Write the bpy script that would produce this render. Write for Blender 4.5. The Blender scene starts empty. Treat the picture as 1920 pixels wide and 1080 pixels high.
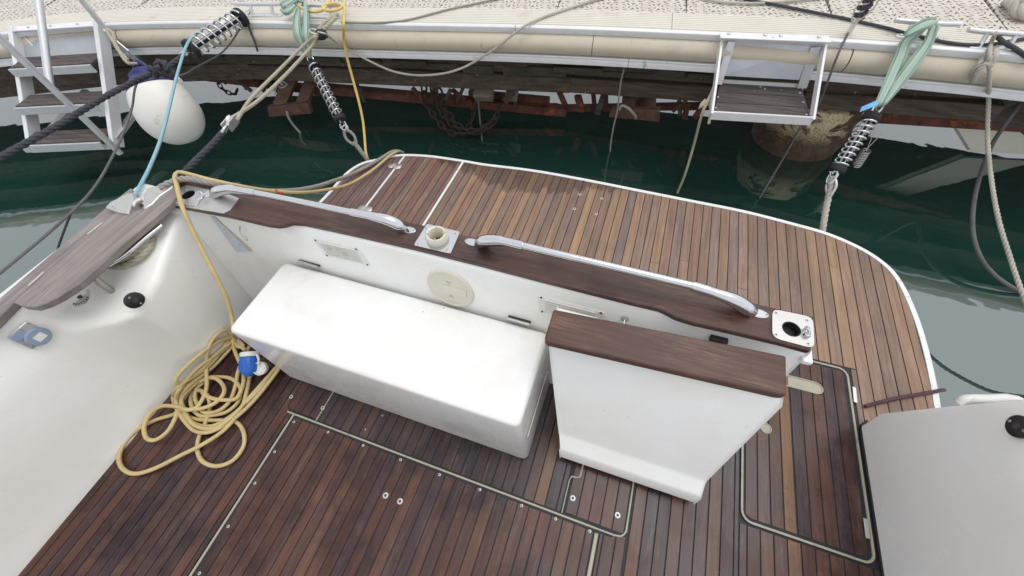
import bpy, math, random
from mathutils import Vector, Matrix
random.seed(7)

# ------------------------------------------------------------------ camera, world, sun, exposure
SC = bpy.context.scene
H = 1.70                                   # the camera stands 1.7 m above the cockpit sole (z = 0)
F = 722.4                                  # focal length in pixels of a 1920 px wide frame
ROW = [Vector((0.94510, 0.23497, -0.22709)), Vector((0.32182, -0.78985, 0.52208)), Vector((-0.05670, -0.56650, -0.82211))]
EX = Vector((ROW[0][0], ROW[1][0], ROW[2][0])); EY = Vector((ROW[0][1], ROW[1][1], ROW[2][1])); EZ = Vector((ROW[0][2], ROW[1][2], ROW[2][2]))
cd = bpy.data.cameras.new('camera'); cam = bpy.data.objects.new('camera', cd); SC.collection.objects.link(cam)
cd.sensor_width = 36.0; cd.lens = F / 1920 * 36.0; cd.clip_start = 0.02; cd.clip_end = 3000
cam.matrix_world = Matrix(((EX[0], -EY[0], -EZ[0], 0), (EX[1], -EY[1], -EZ[1], 0), (EX[2], -EY[2], -EZ[2], H), (0, 0, 0, 1)))
SC.camera = cam
W = bpy.data.worlds.new('World'); SC.world = W; W.use_nodes = True
wn = W.node_tree.nodes; wl = W.node_tree.links
bg = wn['Background']
sky = wn.new('ShaderNodeTexSky'); sky.sky_type = 'NISHITA'; sky.sun_disc = False
sky.sun_elevation = math.radians(74); sky.sun_rotation = math.radians(50)
sky.air_density = 1.0; sky.dust_density = 3.0; sky.ozone_density = 1.0
hs = wn.new('ShaderNodeHueSaturation'); hs.inputs['Saturation'].default_value = 0.22
wl.new(sky.outputs[0], hs.inputs['Color']); ov_ = wn.new('ShaderNodeMix'); ov_.data_type = 'RGBA'; ov_.inputs[0].default_value = 0.65       # an even layer of cloud
ov_.inputs[7].default_value = (5.0, 5.1, 5.25, 1); wl.new(hs.outputs[0], ov_.inputs[6]); wl.new(ov_.outputs[2], bg.inputs[0])
bg.inputs[1].default_value = 0.15
sl = bpy.data.lights.new('sun', 'SUN'); sl.energy = 0.5; sl.angle = math.radians(35); sl.color = (1.0, 0.985, 0.965)
sun = bpy.data.objects.new('sun', sl); SC.collection.objects.link(sun)
sun.rotation_euler = (math.radians(16), 0, math.radians(130))
SC.view_settings.view_transform = 'Standard'; SC.view_settings.look = 'None'
SC.view_settings.exposure = 0.50; SC.view_settings.gamma = 1.0

# ------------------------------------------------------------------ surveying: a sight line of the photograph met with a real plane
def ray(u, v):
    c = ((u - 960.0), (v - 540.0), F)
    return ROW[0] * 0 + Vector((c[0]*EX[0]+c[1]*EY[0]+c[2]*EZ[0], c[0]*EX[1]+c[1]*EY[1]+c[2]*EZ[1], c[0]*EX[2]+c[1]*EY[2]+c[2]*EZ[2]))
def P(u, v, z):
    r = ray(u, v); t = (z - H) / r.z
    return Vector((r.x * t, r.y * t, z))
def PX(u, v, x):
    r = ray(u, v); t = x / r.x
    return Vector((x, r.y * t, H + r.z * t))
def PW(u, v, off=0.0):                     # point on the sloping inner face of the transom
    # y = 0.725 - 0.15*(0.63 - z) - off
    r = ray(u, v); t = (0.725 - 0.15 * 0.63 + 0.15 * H - off) / (r.y - 0.15 * r.z)
    return Vector((r.x * t, r.y * t, H + r.z * t))
WATER = -0.30
DOCKZ = 0.60
DX = [-8.0, -4.846, -4.393, -3.866, -2.981, -2.176, -1.56, -0.979, -0.443, 0.143, 0.556, 0.995, 1.442, 1.755, 4.5]
DY = [0.35, 1.825, 2.022, 2.19, 2.374, 2.495, 2.59, 2.675, 2.74, 2.793, 2.823, 2.845, 2.848, 2.845, 2.72]
def cr1(xs, ys, x):
    i = 0
    while i < len(xs) - 2 and x > xs[i + 1]: i += 1
    def m(k):
        if k == 0: return (ys[1]-ys[0])/(xs[1]-xs[0])
        if k == len(xs)-1: return (ys[-1]-ys[-2])/(xs[-1]-xs[-2])
        return (ys[k+1]-ys[k-1])/(xs[k+1]-xs[k-1])
    h = xs[i+1]-xs[i]; t = (x-xs[i])/h
    if t < 0: return ys[0] + m(0)*(x-xs[0])
    if t > 1: return ys[-1] + m(len(xs)-1)*(x-xs[-1])
    a, b = m(i)*h, m(i+1)*h
    return (2*t**3-3*t**2+1)*ys[i] + (t**3-2*t**2+t)*a + (-2*t**3+3*t**2)*ys[i+1] + (t**3-t**2)*b
def dock_y(x): return cr1(DX, DY, x)
def dock_frame(x, o=0.0, z=DOCKZ):         # point at offset o outboard (towards the boat) of the dock edge, with tangent and outboard normal
    s = (dock_y(x+.02)-dock_y(x-.02))/.04
    t = Vector((1, s, 0)).normalized(); n = Vector((t.y, -t.x, 0))
    return Vector((x, dock_y(x), z)) + n*o, t, n
def PD(u, v, o):                           # sight line met with the vertical face o outboard of the dock edge
    lo, hi = 0.05, 12.0
    r = ray(u, v)
    k = 1.0/ r.length
    def g(t):
        p = Vector((0,0,H)) + r*(t*k)
        return p.y - (dock_y(p.x) - o*math.sqrt(1+((dock_y(p.x+.02)-dock_y(p.x-.02))/.04)**2))
    for _ in range(50):
        mid = (lo+hi)/2
        if g(mid) > 0: hi = mid
        else: lo = mid
    return Vector((0,0,H)) + r*(lo*k)

# ------------------------------------------------------------------ mesh building
class MB:
    def __init__(s): s.v = []; s.f = []
    def add(s, vs, fs):
        n = len(s.v); s.v += [tuple(p) for p in vs]; s.f += [tuple(i + n for i in f) for f in fs]; return s
    def prism(s, poly, z0, z1):            # poly: (x, y) or (x, y, z); z1 above z0
        n = len(poly)
        a = sum(poly[i][0]*poly[(i+1) % n][1]-poly[(i+1) % n][0]*poly[i][1] for i in range(n))
        if a < 0: poly = list(reversed(poly))
        vs = [(p[0], p[1], z0) for p in poly] + [(p[0], p[1], z1) for p in poly]
        fs = [tuple(reversed(range(n))), tuple(range(n, 2*n))] + [(i, (i+1) % n, n+(i+1) % n, n+i) for i in range(n)]
        return s.add(vs, fs)
    def obox(s, c, ax, ay, az):            # half-axis vectors
        c, ax, ay, az = Vector(c), Vector(ax), Vector(ay), Vector(az)
        vs = [c + ax*i + ay*j + az*k for k in (-1, 1) for j in (-1, 1) for i in (-1, 1)]
        return s.add(vs, [(0, 2, 3, 1), (4, 5, 7, 6), (0, 1, 5, 4), (2, 6, 7, 3), (0, 4, 6, 2), (1, 3, 7, 5)])
    def bar(s, a, b, w, h, up=(0, 0, 1)):  # rectangular bar from a to b
        a, b = Vector(a), Vector(b); d = b - a; L = d.length; d.normalize()
        side = d.cross(Vector(up)); side.normalize(); u2 = side.cross(d)
        return s.obox((a+b)/2, d*(L/2), side*(w/2), u2*(h/2))
    def tube(s, pts, r, n=8, closed=False, caps=True):
        pts = [Vector(p) for p in pts]; m = len(pts)
        rs = r if isinstance(r, (list, tuple)) else [r]*m
        prev = None; rings = []
        for i in range(m):
            if closed: d = pts[(i+1) % m]-pts[(i-1) % m]
            else: d = pts[min(i+1, m-1)]-pts[max(i-1, 0)]
            if d.length < 1e-9: d = Vector((0, 0, 1))
            d.normalize()
            if prev is None:
                a = Vector((0, 0, 1)) if abs(d.z) < .9 else Vector((1, 0, 0))
                x = d.cross(a).normalized()
            else:
                x = prev - d*prev.dot(d)
                if x.length < 1e-6: x = d.orthogonal()
                x.normalize()
            prev = x; y = d.cross(x)
            rings.append([pts[i] + (x*math.cos(2*math.pi*k/n)+y*math.sin(2*math.pi*k/n))*rs[i] for k in range(n)])
        vs = [p for g in rings for p in g]; fs = []
        for i in range(m if closed else m-1):
            j = (i+1) % m
            for k in range(n): fs.append((i*n+k, i*n+(k+1) % n, j*n+(k+1) % n, j*n+k))
        if caps and not closed: fs += [tuple(reversed(range(n))), tuple(range((m-1)*n, m*n))]
        return s.add(vs, fs)
    def lathe(s, prof, o, axis, n=24, cap=True):   # prof: (radius, distance along axis)
        o = Vector(o); d = Vector(axis).normalized(); x = d.orthogonal().normalized(); y = d.cross(x)
        vs = []; fs = []; m = len(prof)
        for r, h in prof:
            for k in range(n):
                a = 2*math.pi*k/n; vs.append(o + d*h + (x*math.cos(a)+y*math.sin(a))*r)
        for i in range(m-1):
            for k in range(n): fs.append((i*n+k, i*n+(k+1) % n, (i+1)*n+(k+1) % n, (i+1)*n+k))
        if cap: fs += [tuple(reversed(range(n))), tuple(range((m-1)*n, m*n))]
        return s.add(vs, fs)
    def loft(s, secs, closed=False, caps=False, flip=False):
        n = len(secs[0]); vs = [p for g in secs for p in g]; fs = []
        for i in range(len(secs)-1):
            for k in range(n if closed else n-1):
                q = (i*n+k, i*n+(k+1) % n, (i+1)*n+(k+1) % n, (i+1)*n+k)
                fs.append(tuple(reversed(q)) if flip else q)
        if caps: fs += [tuple(range(n)), tuple(reversed(range((len(secs)-1)*n, len(secs)*n)))]
        return s.add(vs, fs)
    def ribbon(s, path, w, z0, z1, closed=False):  # a strip of width w along a plan path
        pts = [Vector((p[0], p[1], 0)) for p in path]; m = len(pts); L = []; R = []
        for i in range(m):
            a = pts[(i-1) % m] if (closed or i > 0) else pts[i]; b = pts[(i+1) % m] if (closed or i < m-1) else pts[i]
            d = (b-a).normalized(); nn = Vector((-d.y, d.x, 0))
            sc = 1.0
            if 0 < i < m-1 or closed:
                d1 = (pts[i]-pts[(i-1) % m]); 
                if d1.length > 1e-9:
                    d1.normalize(); sc = 1/max(.5, abs(nn.dot(Vector((-d1.y, d1.x, 0)))))
            L.append(pts[i]+nn*(w/2*sc)); R.append(pts[i]-nn*(w/2*sc))
        secs = [[(L[i].x, L[i].y, z0), (L[i].x, L[i].y, z1), (R[i].x, R[i].y, z1), (R[i].x, R[i].y, z0)] for i in range(m)]
        if closed: secs.append(secs[0])
        return s.loft(secs, closed=True, caps=not closed)
def spline(pts, step=0.02, closed=False):
    pts = [Vector(p) for p in pts]; out = []; n = len(pts)
    for i in range(n if closed else n-1):
        g = lambda k: pts[k % n] if closed else pts[max(0, min(n-1, k))]
        p0, p1, p2, p3 = g(i-1), g(i), g(i+1), g(i+2)
        if not closed:
            if i == 0: p0 = p1*2-p2
            if i == n-2: p3 = p2*2-p1
        # centripetal-ish: scale tangents by the segment length
        L = (p2-p1).length; k = max(2, int(L/step))
        a = (p2-p0); b = (p3-p1)
        m1 = a*(L/max(1e-6, (p1-p0).length+L)); m2 = b*(L/max(1e-6, (p3-p2).length+L))
        for j in range(k):
            t = j/k
            out.append(p1*(2*t**3-3*t**2+1)+m1*(t**3-2*t**2+t)+p2*(-2*t**3+3*t**2)+m2*(t**3-t**2))
    if not closed: out.append(pts[-1])
    return out
def rope_mesh(path, r, pitch=None, strands=3, n=6, mb=None):
    mb = mb or MB(); pitch = pitch or r*7
    pts = path; L = 0; prev = None; fr = []
    for i, p in enumerate(pts):
        d = (pts[min(i+1, len(pts)-1)]-pts[max(i-1, 0)]).normalized()
        if prev is None: x = d.orthogonal().normalized()
        else:
            x = prev-d*prev.dot(d); x.normalize()
        prev = x
        if i: L += (p-pts[i-1]).length
        fr.append((p, x, d.cross(x), L))
    for k in range(strands):
        mb.tube([p+(x*math.cos(2*math.pi*(l/pitch+k/strands))+y*math.sin(2*math.pi*(l/pitch+k/strands)))*r*.48 for p, x, y, l in fr], r*.56, n)
    return mb
def circle(c, r, n=20, axis=(0, 0, 1), rx=None):
    d = Vector(axis).normalized(); x = d.orthogonal().normalized(); y = d.cross(x)
    return [Vector(c)+x*(r*math.cos(2*math.pi*k/n))+y*((rx or r)*math.sin(2*math.pi*k/n)) for k in range(n)]
def rrect(x0, x1, y0, y1, r, n=5):         # rounded rectangle in plan, counter-clockwise
    out = []
    for cx, cy, a0 in ((x1-r, y0+r, -90), (x1-r, y1-r, 0), (x0+r, y1-r, 90), (x0+r, y0+r, 180)):
        for k in range(n+1):
            a = math.radians(a0+90*k/n); out.append((cx+r*math.cos(a), cy+r*math.sin(a)))
    return out
def thing(name, label, cat, loc=(0, 0, 0), group=None):
    o = bpy.data.objects.new(name, None); SC.collection.objects.link(o); o.location = loc; o.empty_display_size = .1
    o['label'] = label; o['category'] = cat
    if group: o['group'] = group
    return o
def obj(name, mb, mat, parent=None, smooth=40, bevel=0, seg=2, label=None, cat=None, group=None, kind=None, color=None):
    me = bpy.data.meshes.new(name); me.from_pydata(mb.v, [], mb.f); me.update()
    if smooth:
        me.shade_smooth()
        if smooth < 180: me.set_sharp_from_angle(angle=math.radians(smooth))
    me.materials.append(mat)
    o = bpy.data.objects.new(name, me); SC.collection.objects.link(o)
    if parent is not None:
        o.parent = parent
        w = Vector((0, 0, 0)); q = parent
        while q is not None: w += Vector(q.location); q = q.parent
        o.location = -w
    if bevel:
        b = o.modifiers.new('bevel', 'BEVEL'); b.width = bevel; b.segments = seg; b.limit_method = 'ANGLE'; b.angle_limit = math.radians(35)
    if label: o['label'] = label
    if cat: o['category'] = cat
    if group: o['group'] = group
    if kind: o['kind'] = kind
    if color: o.color = (*color, 1)
    return o

# ------------------------------------------------------------------ materials
def nt(name):
    m = bpy.data.materials.new(name); m.use_nodes = True; t = m.node_tree
    return m, t, t.nodes['Principled BSDF']
def node(t, ty, **kw):
    n = t.nodes.new(ty)
    for k, v in kw.items():
        if k in ('inp',):
            for a, b in v.items(): n.inputs[a].default_value = b
        else: setattr(n, k, v)
    return n
def coords(t, scale=(1, 1, 1), rnd=False, out='Object'):
    tc = node(t, 'ShaderNodeTexCoord'); mp = node(t, 'ShaderNodeMapping'); mp.inputs['Scale'].default_value = scale
    t.links.new(tc.outputs[out], mp.inputs['Vector'])
    if rnd:
        oi = node(t, 'ShaderNodeObjectInfo'); ml = node(t, 'ShaderNodeMath', operation='MULTIPLY'); ml.inputs[1].default_value = 37.0
        cb = node(t, 'ShaderNodeCombineXYZ'); t.links.new(oi.outputs['Random'], ml.inputs[0])
        for k in range(3): t.links.new(ml.outputs[0], cb.inputs[k])
        t.links.new(cb.outputs[0], mp.inputs['Location'])
    return mp.outputs[0]
def noise(t, vec, scale, detail=4, rough=.55, dist=0):
    n = node(t, 'ShaderNodeTexNoise'); n.inputs['Scale'].default_value = scale; n.inputs['Detail'].default_value = detail
    n.inputs['Roughness'].default_value = rough; n.inputs['Distortion'].default_value = dist
    t.links.new(vec, n.inputs['Vector']); return n.outputs['Fac']
def ramp(t, fac, stops):
    r = node(t, 'ShaderNodeValToRGB'); e = r.color_ramp.elements
    while len(e) < len(stops): e.new(.5)
    for k, (p, c) in enumerate(stops):
        e[k].position = p; e[k].color = (*c, 1) if len(c) == 3 else c
    t.links.new(fac, r.inputs[0]); return r.outputs[0]
def mix(t, fac, a, b, mode='MIX'):
    m = node(t, 'ShaderNodeMix', data_type='RGBA', blend_type=mode)
    def put(sock, v):
        if hasattr(v, 'links') or hasattr(v, 'is_linked'): t.links.new(v, sock)
        elif isinstance(v, (int, float)): sock.default_value = v
        else: sock.default_value = (*v, 1) if len(v) == 3 else v
    put(m.inputs[0], fac); put(m.inputs[6], a); put(m.inputs[7], b); return m.outputs[2]
def bump(t, h, strength, dist=.002):
    b = node(t, 'ShaderNodeBump'); b.inputs['Strength'].default_value = strength; b.inputs['Distance'].default_value = dist
    t.links.new(h, b.inputs['Height']); return b.outputs[0]
def maprange(t, v, a, b, c, d):
    m = node(t, 'ShaderNodeMapRange'); m.inputs[1].default_value = a; m.inputs[2].default_value = b; m.inputs[3].default_value = c; m.inputs[4].default_value = d
    t.links.new(v, m.inputs[0]); return m.outputs[0]
def math2(t, op, a, b=None):
    m = node(t, 'ShaderNodeMath', operation=op)
    for k, v in enumerate((a, b)):
        if v is None: continue
        if isinstance(v, (int, float)): m.inputs[k].default_value = v
        else: t.links.new(v, m.inputs[k])
    return m.outputs[0]
def plain(name, col, rough=.5, metal=0., var=.06, scale=30, bmp=0., spots=None, coat=0.):
    m, t, b = nt(name); v = coords(t)
    n = noise(t, v, scale)
    c = mix(t, n, [x*(1-var*1.6) for x in col], [min(1, x*(1+var)) for x in col])
    if spots:
        s = ramp(t, noise(t, v, spots[0], 6, .7), [(spots[1], (0, 0, 0)), (spots[1]+spots[3], (1, 1, 1))])
        c = mix(t, s, c, spots[2])
    t.links.new(c, b.inputs['Base Color']); b.inputs['Metallic'].default_value = metal
    t.links.new(maprange(t, noise(t, v, scale*.7), .3, .7, max(0, rough-.06), rough+.08), b.inputs['Roughness'])
    b.inputs['Coat Weight'].default_value = coat
    if bmp: t.links.new(bump(t, noise(t, v, scale*3), bmp), b.inputs['Normal'])
    return m
def gelcoat(name, col, rough=.28, dirt=.10):
    m, t, b = nt(name); v = coords(t)
    big = noise(t, v, 2.2, 5, .6); c = mix(t, maprange(t, big, .35, .75, 0, 1), col, [col[0]*.93, col[1]*.92, col[2]*.86])
    st = ramp(t, noise(t, v, 5, 3, .5), [(.52, (0, 0, 0)), (.80, (1, 1, 1))])
    c = mix(t, math2(t, 'MULTIPLY', st, dirt*2.2), c, (.62, .55, .40))
    sm_ = math2(t, 'MULTIPLY', ramp(t, noise(t, v, 11, 5, .7), [(.56, (0, 0, 0)), (.74, (1, 1, 1))]), ramp(t, noise(t, v, 1.7, 2, .5), [(.45, (0, 0, 0)), (.62, (1, 1, 1))]))
    c = mix(t, math2(t, 'MULTIPLY', sm_, dirt*1.1), c, (.42, .37, .28))
    vo = node(t, 'ShaderNodeTexVoronoi'); vo.inputs['Scale'].default_value = 26; t.links.new(v, vo.inputs['Vector'])
    vs = node(t, 'ShaderNodeTexVoronoi'); vs.inputs['Scale'].default_value = 26; vs.feature = 'F1'; t.links.new(v, vs.inputs['Vector'])
    rare = ramp(t, vs.outputs['Color'], [(.80, (0, 0, 0)), (.82, (1, 1, 1))])
    sp = ramp(t, vo.outputs['Distance'], [(.05, (1, 1, 1)), (.085, (0, 0, 0))])
    spk = math2(t, 'MULTIPLY', sp, rare)
    c = mix(t, math2(t, 'MULTIPLY', spk, min(.9, dirt*7)), c, (.25, .22, .18))
    t.links.new(c, b.inputs['Base Color'])
    t.links.new(maprange(t, noise(t, v, 5, 5), .3, .7, rough-.08, rough+.14), b.inputs['Roughness'])
    t.links.new(bump(t, noise(t, v, 9, 3), .06, .01), b.inputs['Normal']); return m
def teak(name, wet, grain_axis='y', tint=None, rough=.5, spec=.5, wetband=False, grain=1.0, worn=None):
    m, t, b = nt(name)
    sc = (75, 2.5, 40) if grain_axis == 'y' else (2.5, 75, 40) if grain_axis == 'x' else (40, 40, 3)
    v = coords(t, sc, rnd=True); w = coords(t)
    if tint is None:
        oi = node(t, 'ShaderNodeObjectInfo'); base = oi.outputs['Color']
    else:
        rg = node(t, 'ShaderNodeRGB'); rg.outputs[0].default_value = (*tint, 1); base = rg.outputs[0]
    g = noise(t, v, 1.0, 5, .6, .4)
    fine = noise(t, coords(t, tuple(k*3 for k in sc), rnd=True), 1.0, 3, .6)
    dark = mix(t, 1.0, base, (.74, .72, .70), 'MULTIPLY'); lite = mix(t, 1.0, base, (1.22, 1.20, 1.16), 'MULTIPLY')
    c = mix(t, maprange(t, g, .33, .68, 0, 1), dark, lite)
    c = mix(t, maprange(t, fine, .35, .75, 0, .30*grain), c, mix(t, 1.0, base, (.36, .32, .30), 'MULTIPLY'))
    patch = noise(t, w, 3.1, 5, .62)
    c = mix(t, maprange(t, patch, .47, .61, 0, wet), c, mix(t, 1.0, base, (.33, .34, .48), 'MULTIPLY'))
    if worn:                                # bleached, scuffed areas
        ws = coords(t, (22, 3.0, 8) if grain_axis == 'y' else (3.0, 22, 8))
        wn_ = math2(t, 'MULTIPLY', maprange(t, noise(t, ws, 1.0, 6, .75), .50, .68, 0, 1), maprange(t, fine, .35, .62, 0, 1))
        c = mix(t, math2(t, 'MULTIPLY', wn_, .75), c, worn)
    rgh = maprange(t, patch, .42, .66, rough+.1, max(.08, rough-.22*wet-.04))
    if wetband:                             # water standing along the aft rim of the platform, with a ragged edge
        sx = node(t, 'ShaderNodeSeparateXYZ'); t.links.new(w, sx.inputs[0])
        e = math2(t, 'ADD', math2(t, 'MULTIPLY', noise(t, coords(t, (16, 4, 4), rnd=True), 1.0, 4, .6), .30), math2(t, 'MULTIPLY', sx.outputs['Y'], 1.0))
        e = math2(t, 'ADD', e, math2(t, 'MULTIPLY', math2(t, 'ABSOLUTE', math2(t, 'ADD', sx.outputs['X'], .75)), -.30))
        f = maprange(t, e, 1.93, 1.955, 0, 1)
        c = mix(t, math2(t, 'MULTIPLY', f, .8), c, mix(t, 1.0, c, (.42, .36, .32), 'MULTIPLY'))
        rgh = math2(t, 'SUBTRACT', rgh, math2(t, 'MULTIPLY', f, .22))
    t.links.new(c, b.inputs['Base Color']); t.links.new(rgh, b.inputs['Roughness'])
    b.inputs['Specular IOR Level'].default_value = spec
    t.links.new(bump(t, math2(t, 'ADD', fine, g), .25, .0010), b.inputs['Normal']); return m
def ropemat(name, c1, c2, rough=.8, scale=220):
    m, t, b = nt(name); v = coords(t)
    c = mix(t, noise(t, v, scale, 3), c1, c2); c = mix(t, maprange(t, noise(t, v, 9, 4), .45, .7, 0, .5), c, [x*.5 for x in c1])
    t.links.new(c, b.inputs['Base Color']); b.inputs['Roughness'].default_value = rough
    t.links.new(bump(t, noise(t, v, scale*2, 2), .5, .002), b.inputs['Normal']); return m

M = {}
M['gel'] = gelcoat('gelcoat_white', (.86, .86, .855), .22, .07)
M['gelbox'] = gelcoat('gelcoat_box', (.84, .84, .835), .24, .20)
M['gelcream'] = gelcoat('gelcoat_cream', (.85, .845, .815), .30, .06)
M['gelgate'] = gelcoat('gelcoat_gate', (.85, .85, .86), .22, .07)
M['sole'] = teak('teak_sole', .85, rough=.26, worn=(.16, .095, .075), spec=.33)
M['plat'] = teak('teak_platform', .22, rough=.46, wetband=True, worn=(.34, .255, .205))
M['cap'] = teak('teak_cap', .7, 'x', tint=(.080, .037, .028), rough=.42, worn=(.21, .115, .080))
M['gatecap'] = teak('teak_gate_cap', .55, 'x', tint=(.088, .042, .030), rough=.46, worn=(.24, .135, .092))
M['greyboard'] = teak('weathered_board', .35, 'y', tint=(.25, .218, .210), rough=.6, grain=.7, worn=(.42, .36, .33))
M['caulk'] = plain('caulk', (.012, .012, .016), .6)
M['rimwhite'] = plain('rim_white', (.78, .78, .77), .4, var=.05, scale=14, spots=(18, .60, (.35, .32, .24), .08))
M['trim'] = plain('groove_trim', (.38, .36, .28), .45, var=.12, scale=16, spots=(14, .58, (.12, .11, .07), .12))
M['chrome'] = plain('chrome', (.66, .67, .69), .10, 1., .05, 60, .05)
M['steel'] = plain('stainless', (.58, .57, .55), .38, .9, .06, 18)
M['darksteel'] = plain('dark_reflection_steel', (.42, .40, .38), .22, 1., .15, 30)  # steel colour darkened in place of dark reflections on the stay tube
M['screw'] = plain('screw_steel', (.80, .80, .80), .30, .55, .08, 40)
M['screwring'] = plain('screw_ring', (.55, .55, .56), .4, .5)
M['screwhole'] = plain('screw_recess', (.05, .05, .05), .5)
M['alu'] = plain('aluminium', (.68, .69, .71), .42, .75, .12, 25, .1)
M['aluplate'] = plain('aluminium_plate', (.50, .52, .55), .48, .7, .15, 10)
M['whitealu'] = plain('white_aluminium', (.76, .765, .775), .4, .1, .08, 20, spots=(9, .64, (.40, .36, .30), .1))
M['black'] = plain('black_plastic', (.018, .018, .020), .4)
M['rubber'] = plain('black_rubber', (.014, .014, .016), .7)
M['ivory'] = plain('ivory_plastic', (.68, .65, .54), .4, var=.06, scale=12)
M['ivorydark'] = plain('ivory_recess', (.50, .46, .36), .5)
M['blueplug'] = plain('blue_plastic', (.02, .13, .52), .38, var=.10)
M['greyblue'] = plain('grey_blue_plastic', (.25, .31, .42), .45, var=.08)
M['whiteplastic'] = plain('white_plastic', (.74, .73, .69), .4, spots=(16, .6, (.45, .40, .30), .12))
M['yellow'] = plain('yellow_cable', (.57, .44, .21), .48, var=.16, scale=14, spots=(20, .58, (.36, .27, .13), .15))
M['yellow2'] = plain('yellow_cable_dock', (.72, .53, .19), .45, var=.12, scale=14)
M['red'] = plain('red_tape', (.55, .05, .03), .5)
M['ropewhite'] = ropemat('rope_white', (.58, .55, .47), (.40, .37, .31))
M['ropegrey'] = ropemat('rope_grey', (.40, .38, .34), (.24, .225, .20))
M['ropecream'] = ropemat('rope_cream', (.52, .48, .36), (.36, .33, .25))
M['ropedark'] = ropemat('rope_dark', (.030, .032, .040), (.075, .078, .09))
M['cordgrey'] = ropemat('cord_grey', (.10, .098, .095), (.17, .165, .16))
M['ropepurple'] = ropemat('cord_purple', (.060, .028, .036), (.12, .06, .07))
M['bluehose'] = plain('light_blue_hose', (.25, .45, .53), .45, var=.1)
M['fender'] = plain('fender_white', (.78, .76, .70), .35, var=.05, scale=6, spots=(5, .62, (.48, .42, .32), .15))
M['fenderblue'] = plain('fender_blue', (.012, .014, .12), .4, var=.15)
M['vinyl'] = plain('cream_bumper', (.63, .565, .445), .40, var=.08, scale=4, spots=(3.5, .56, (.40, .355, .28), .28))
def scuffed():
    m = M['vinyl']; t = m.node_tree; b = t.nodes['Principled BSDF']; old = b.inputs['Base Color'].links[0].from_socket
    k = ramp(t, noise(t, coords(t, (9, 9, 2.2)), 3.2, 6, .75), [(.62, (0, 0, 0)), (.70, (1, 1, 1))])
    t.links.new(mix(t, math2(t, 'MULTIPLY', k, .55), old, (.17, .15, .12)), b.inputs['Base Color'])
scuffed()
M['ribbed'] = plain('ribbed_edge', (.68, .64, .55), .5, var=.08, scale=5, spots=(4, .60, (.46, .38, .29), .2))
M['fade'] = plain('white_panel', (.82, .79, .68), .45, var=.06)
M['glass'] = plain('dark_glass', (.01, .012, .014), .05)
M['panelblue'] = plain('panel_blue_white', (.62, .67, .74), .35, .2)
M['bluetape'] = plain('blue_tape', (.16, .42, .75), .5)
def timber(name, c1, c2, moss=.0):
    m, t, b = nt(name); v = coords(t, (3, 40, 40), rnd=True); w = coords(t)
    g = noise(t, v, 1.0, 6, .65, .5); c = mix(t, maprange(t, g, .3, .7, 0, 1), c1, c2)
    if moss: c = mix(t, maprange(t, noise(t, w, 6, 5), .45, .65, 0, moss), c, (.035, .045, .022))
    c = mix(t, ramp(t, noise(t, w, 34, 3), [(.70, (0, 0, 0)), (.74, (1, 1, 1))]), c, (.35, .33, .28))
    t.links.new(c, b.inputs['Base Color']); b.inputs['Roughness'].default_value = .8
    t.links.new(bump(t, g, .8, .01), b.inputs['Normal']); return m
M['timber'] = timber('old_timber', (.036, .026, .020), (.135, .10, .074))
M['mossy'] = timber('mossy_board', (.036, .033, .023), (.105, .094, .064), .6)
M['steptread'] = timber('step_board', (.045, .036, .034), (.13, .11, .10))
M['plainend'] = timber('pale_timber', (.20, .16, .13), (.34, .28, .22))
def rusty(name, c1, c2, c3, sc=9, thr=.55):
    m, t, b = nt(name); v = coords(t)
    n = noise(t, v, sc, 7, .68); c = mix(t, maprange(t, n, .35, .65, 0, 1), c1, c2)
    k = ramp(t, noise(t, v, sc*.55, 6, .6, .3), [(thr, (0, 0, 0)), (thr+.06, (1, 1, 1))]); c = mix(t, k, c, c3)
    t.links.new(c, b.inputs['Base Color']); b.inputs['Roughness'].default_value = .78
    t.links.new(bump(t, math2(t, 'ADD', n, k), .9, .012), b.inputs['Normal']); return m
M['rust'] = rusty('rust', (.055, .022, .016), (.20, .070, .042), (.34, .10, .042), 10, .58)
M['rustplate'] = rusty('rust_plate', (.085, .042, .033), (.165, .082, .060), (.26, .17, .10), 8, .60)
M['chain'] = rusty('rusty_chain', (.020, .015, .012), (.062, .040, .028), (.11, .055, .03), 30, .58)
def pilemat():
    m, t, b = nt('encrusted_pile'); v = coords(t)
    n = noise(t, v, 12, 7, .7); c = mix(t, maprange(t, n, .3, .7, 0, 1), (.045, .027, .017), (.17, .095, .048))
    k = ramp(t, noise(t, coords(t, (1, 1, 1.5)), 4.6, 7, .62, .5), [(.475, (0, 0, 0)), (.505, (1, 1, 1))])
    sx = node(t, 'ShaderNodeSeparateXYZ'); t.links.new(v, sx.inputs[0])
    up = maprange(t, sx.outputs['Z'], -.16, -.02, 0, 1)         # old paint survives above the splash line only
    c = mix(t, math2(t, 'MULTIPLY', k, up), c, mix(t, noise(t, v, 26, 4), (.46, .32, .16), (.85, .74, .52)))
    barn = ramp(t, noise(t, v, 95, 3), [(.55, (0, 0, 0)), (.62, (1, 1, 1))])
    lo = math2(t, 'MULTIPLY', barn, maprange(t, sx.outputs['Z'], -.12, -.2, 0, .6))
    c = mix(t, lo, c, (.26, .25, .22))
    t.links.new(c, b.inputs['Base Color']); b.inputs['Roughness'].default_value = .75
    t.links.new(bump(t, math2(t, 'ADD', math2(t, 'ADD', n, k), barn), .9, .012), b.inputs['Normal']); return m
M['pile'] = pilemat()
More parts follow.
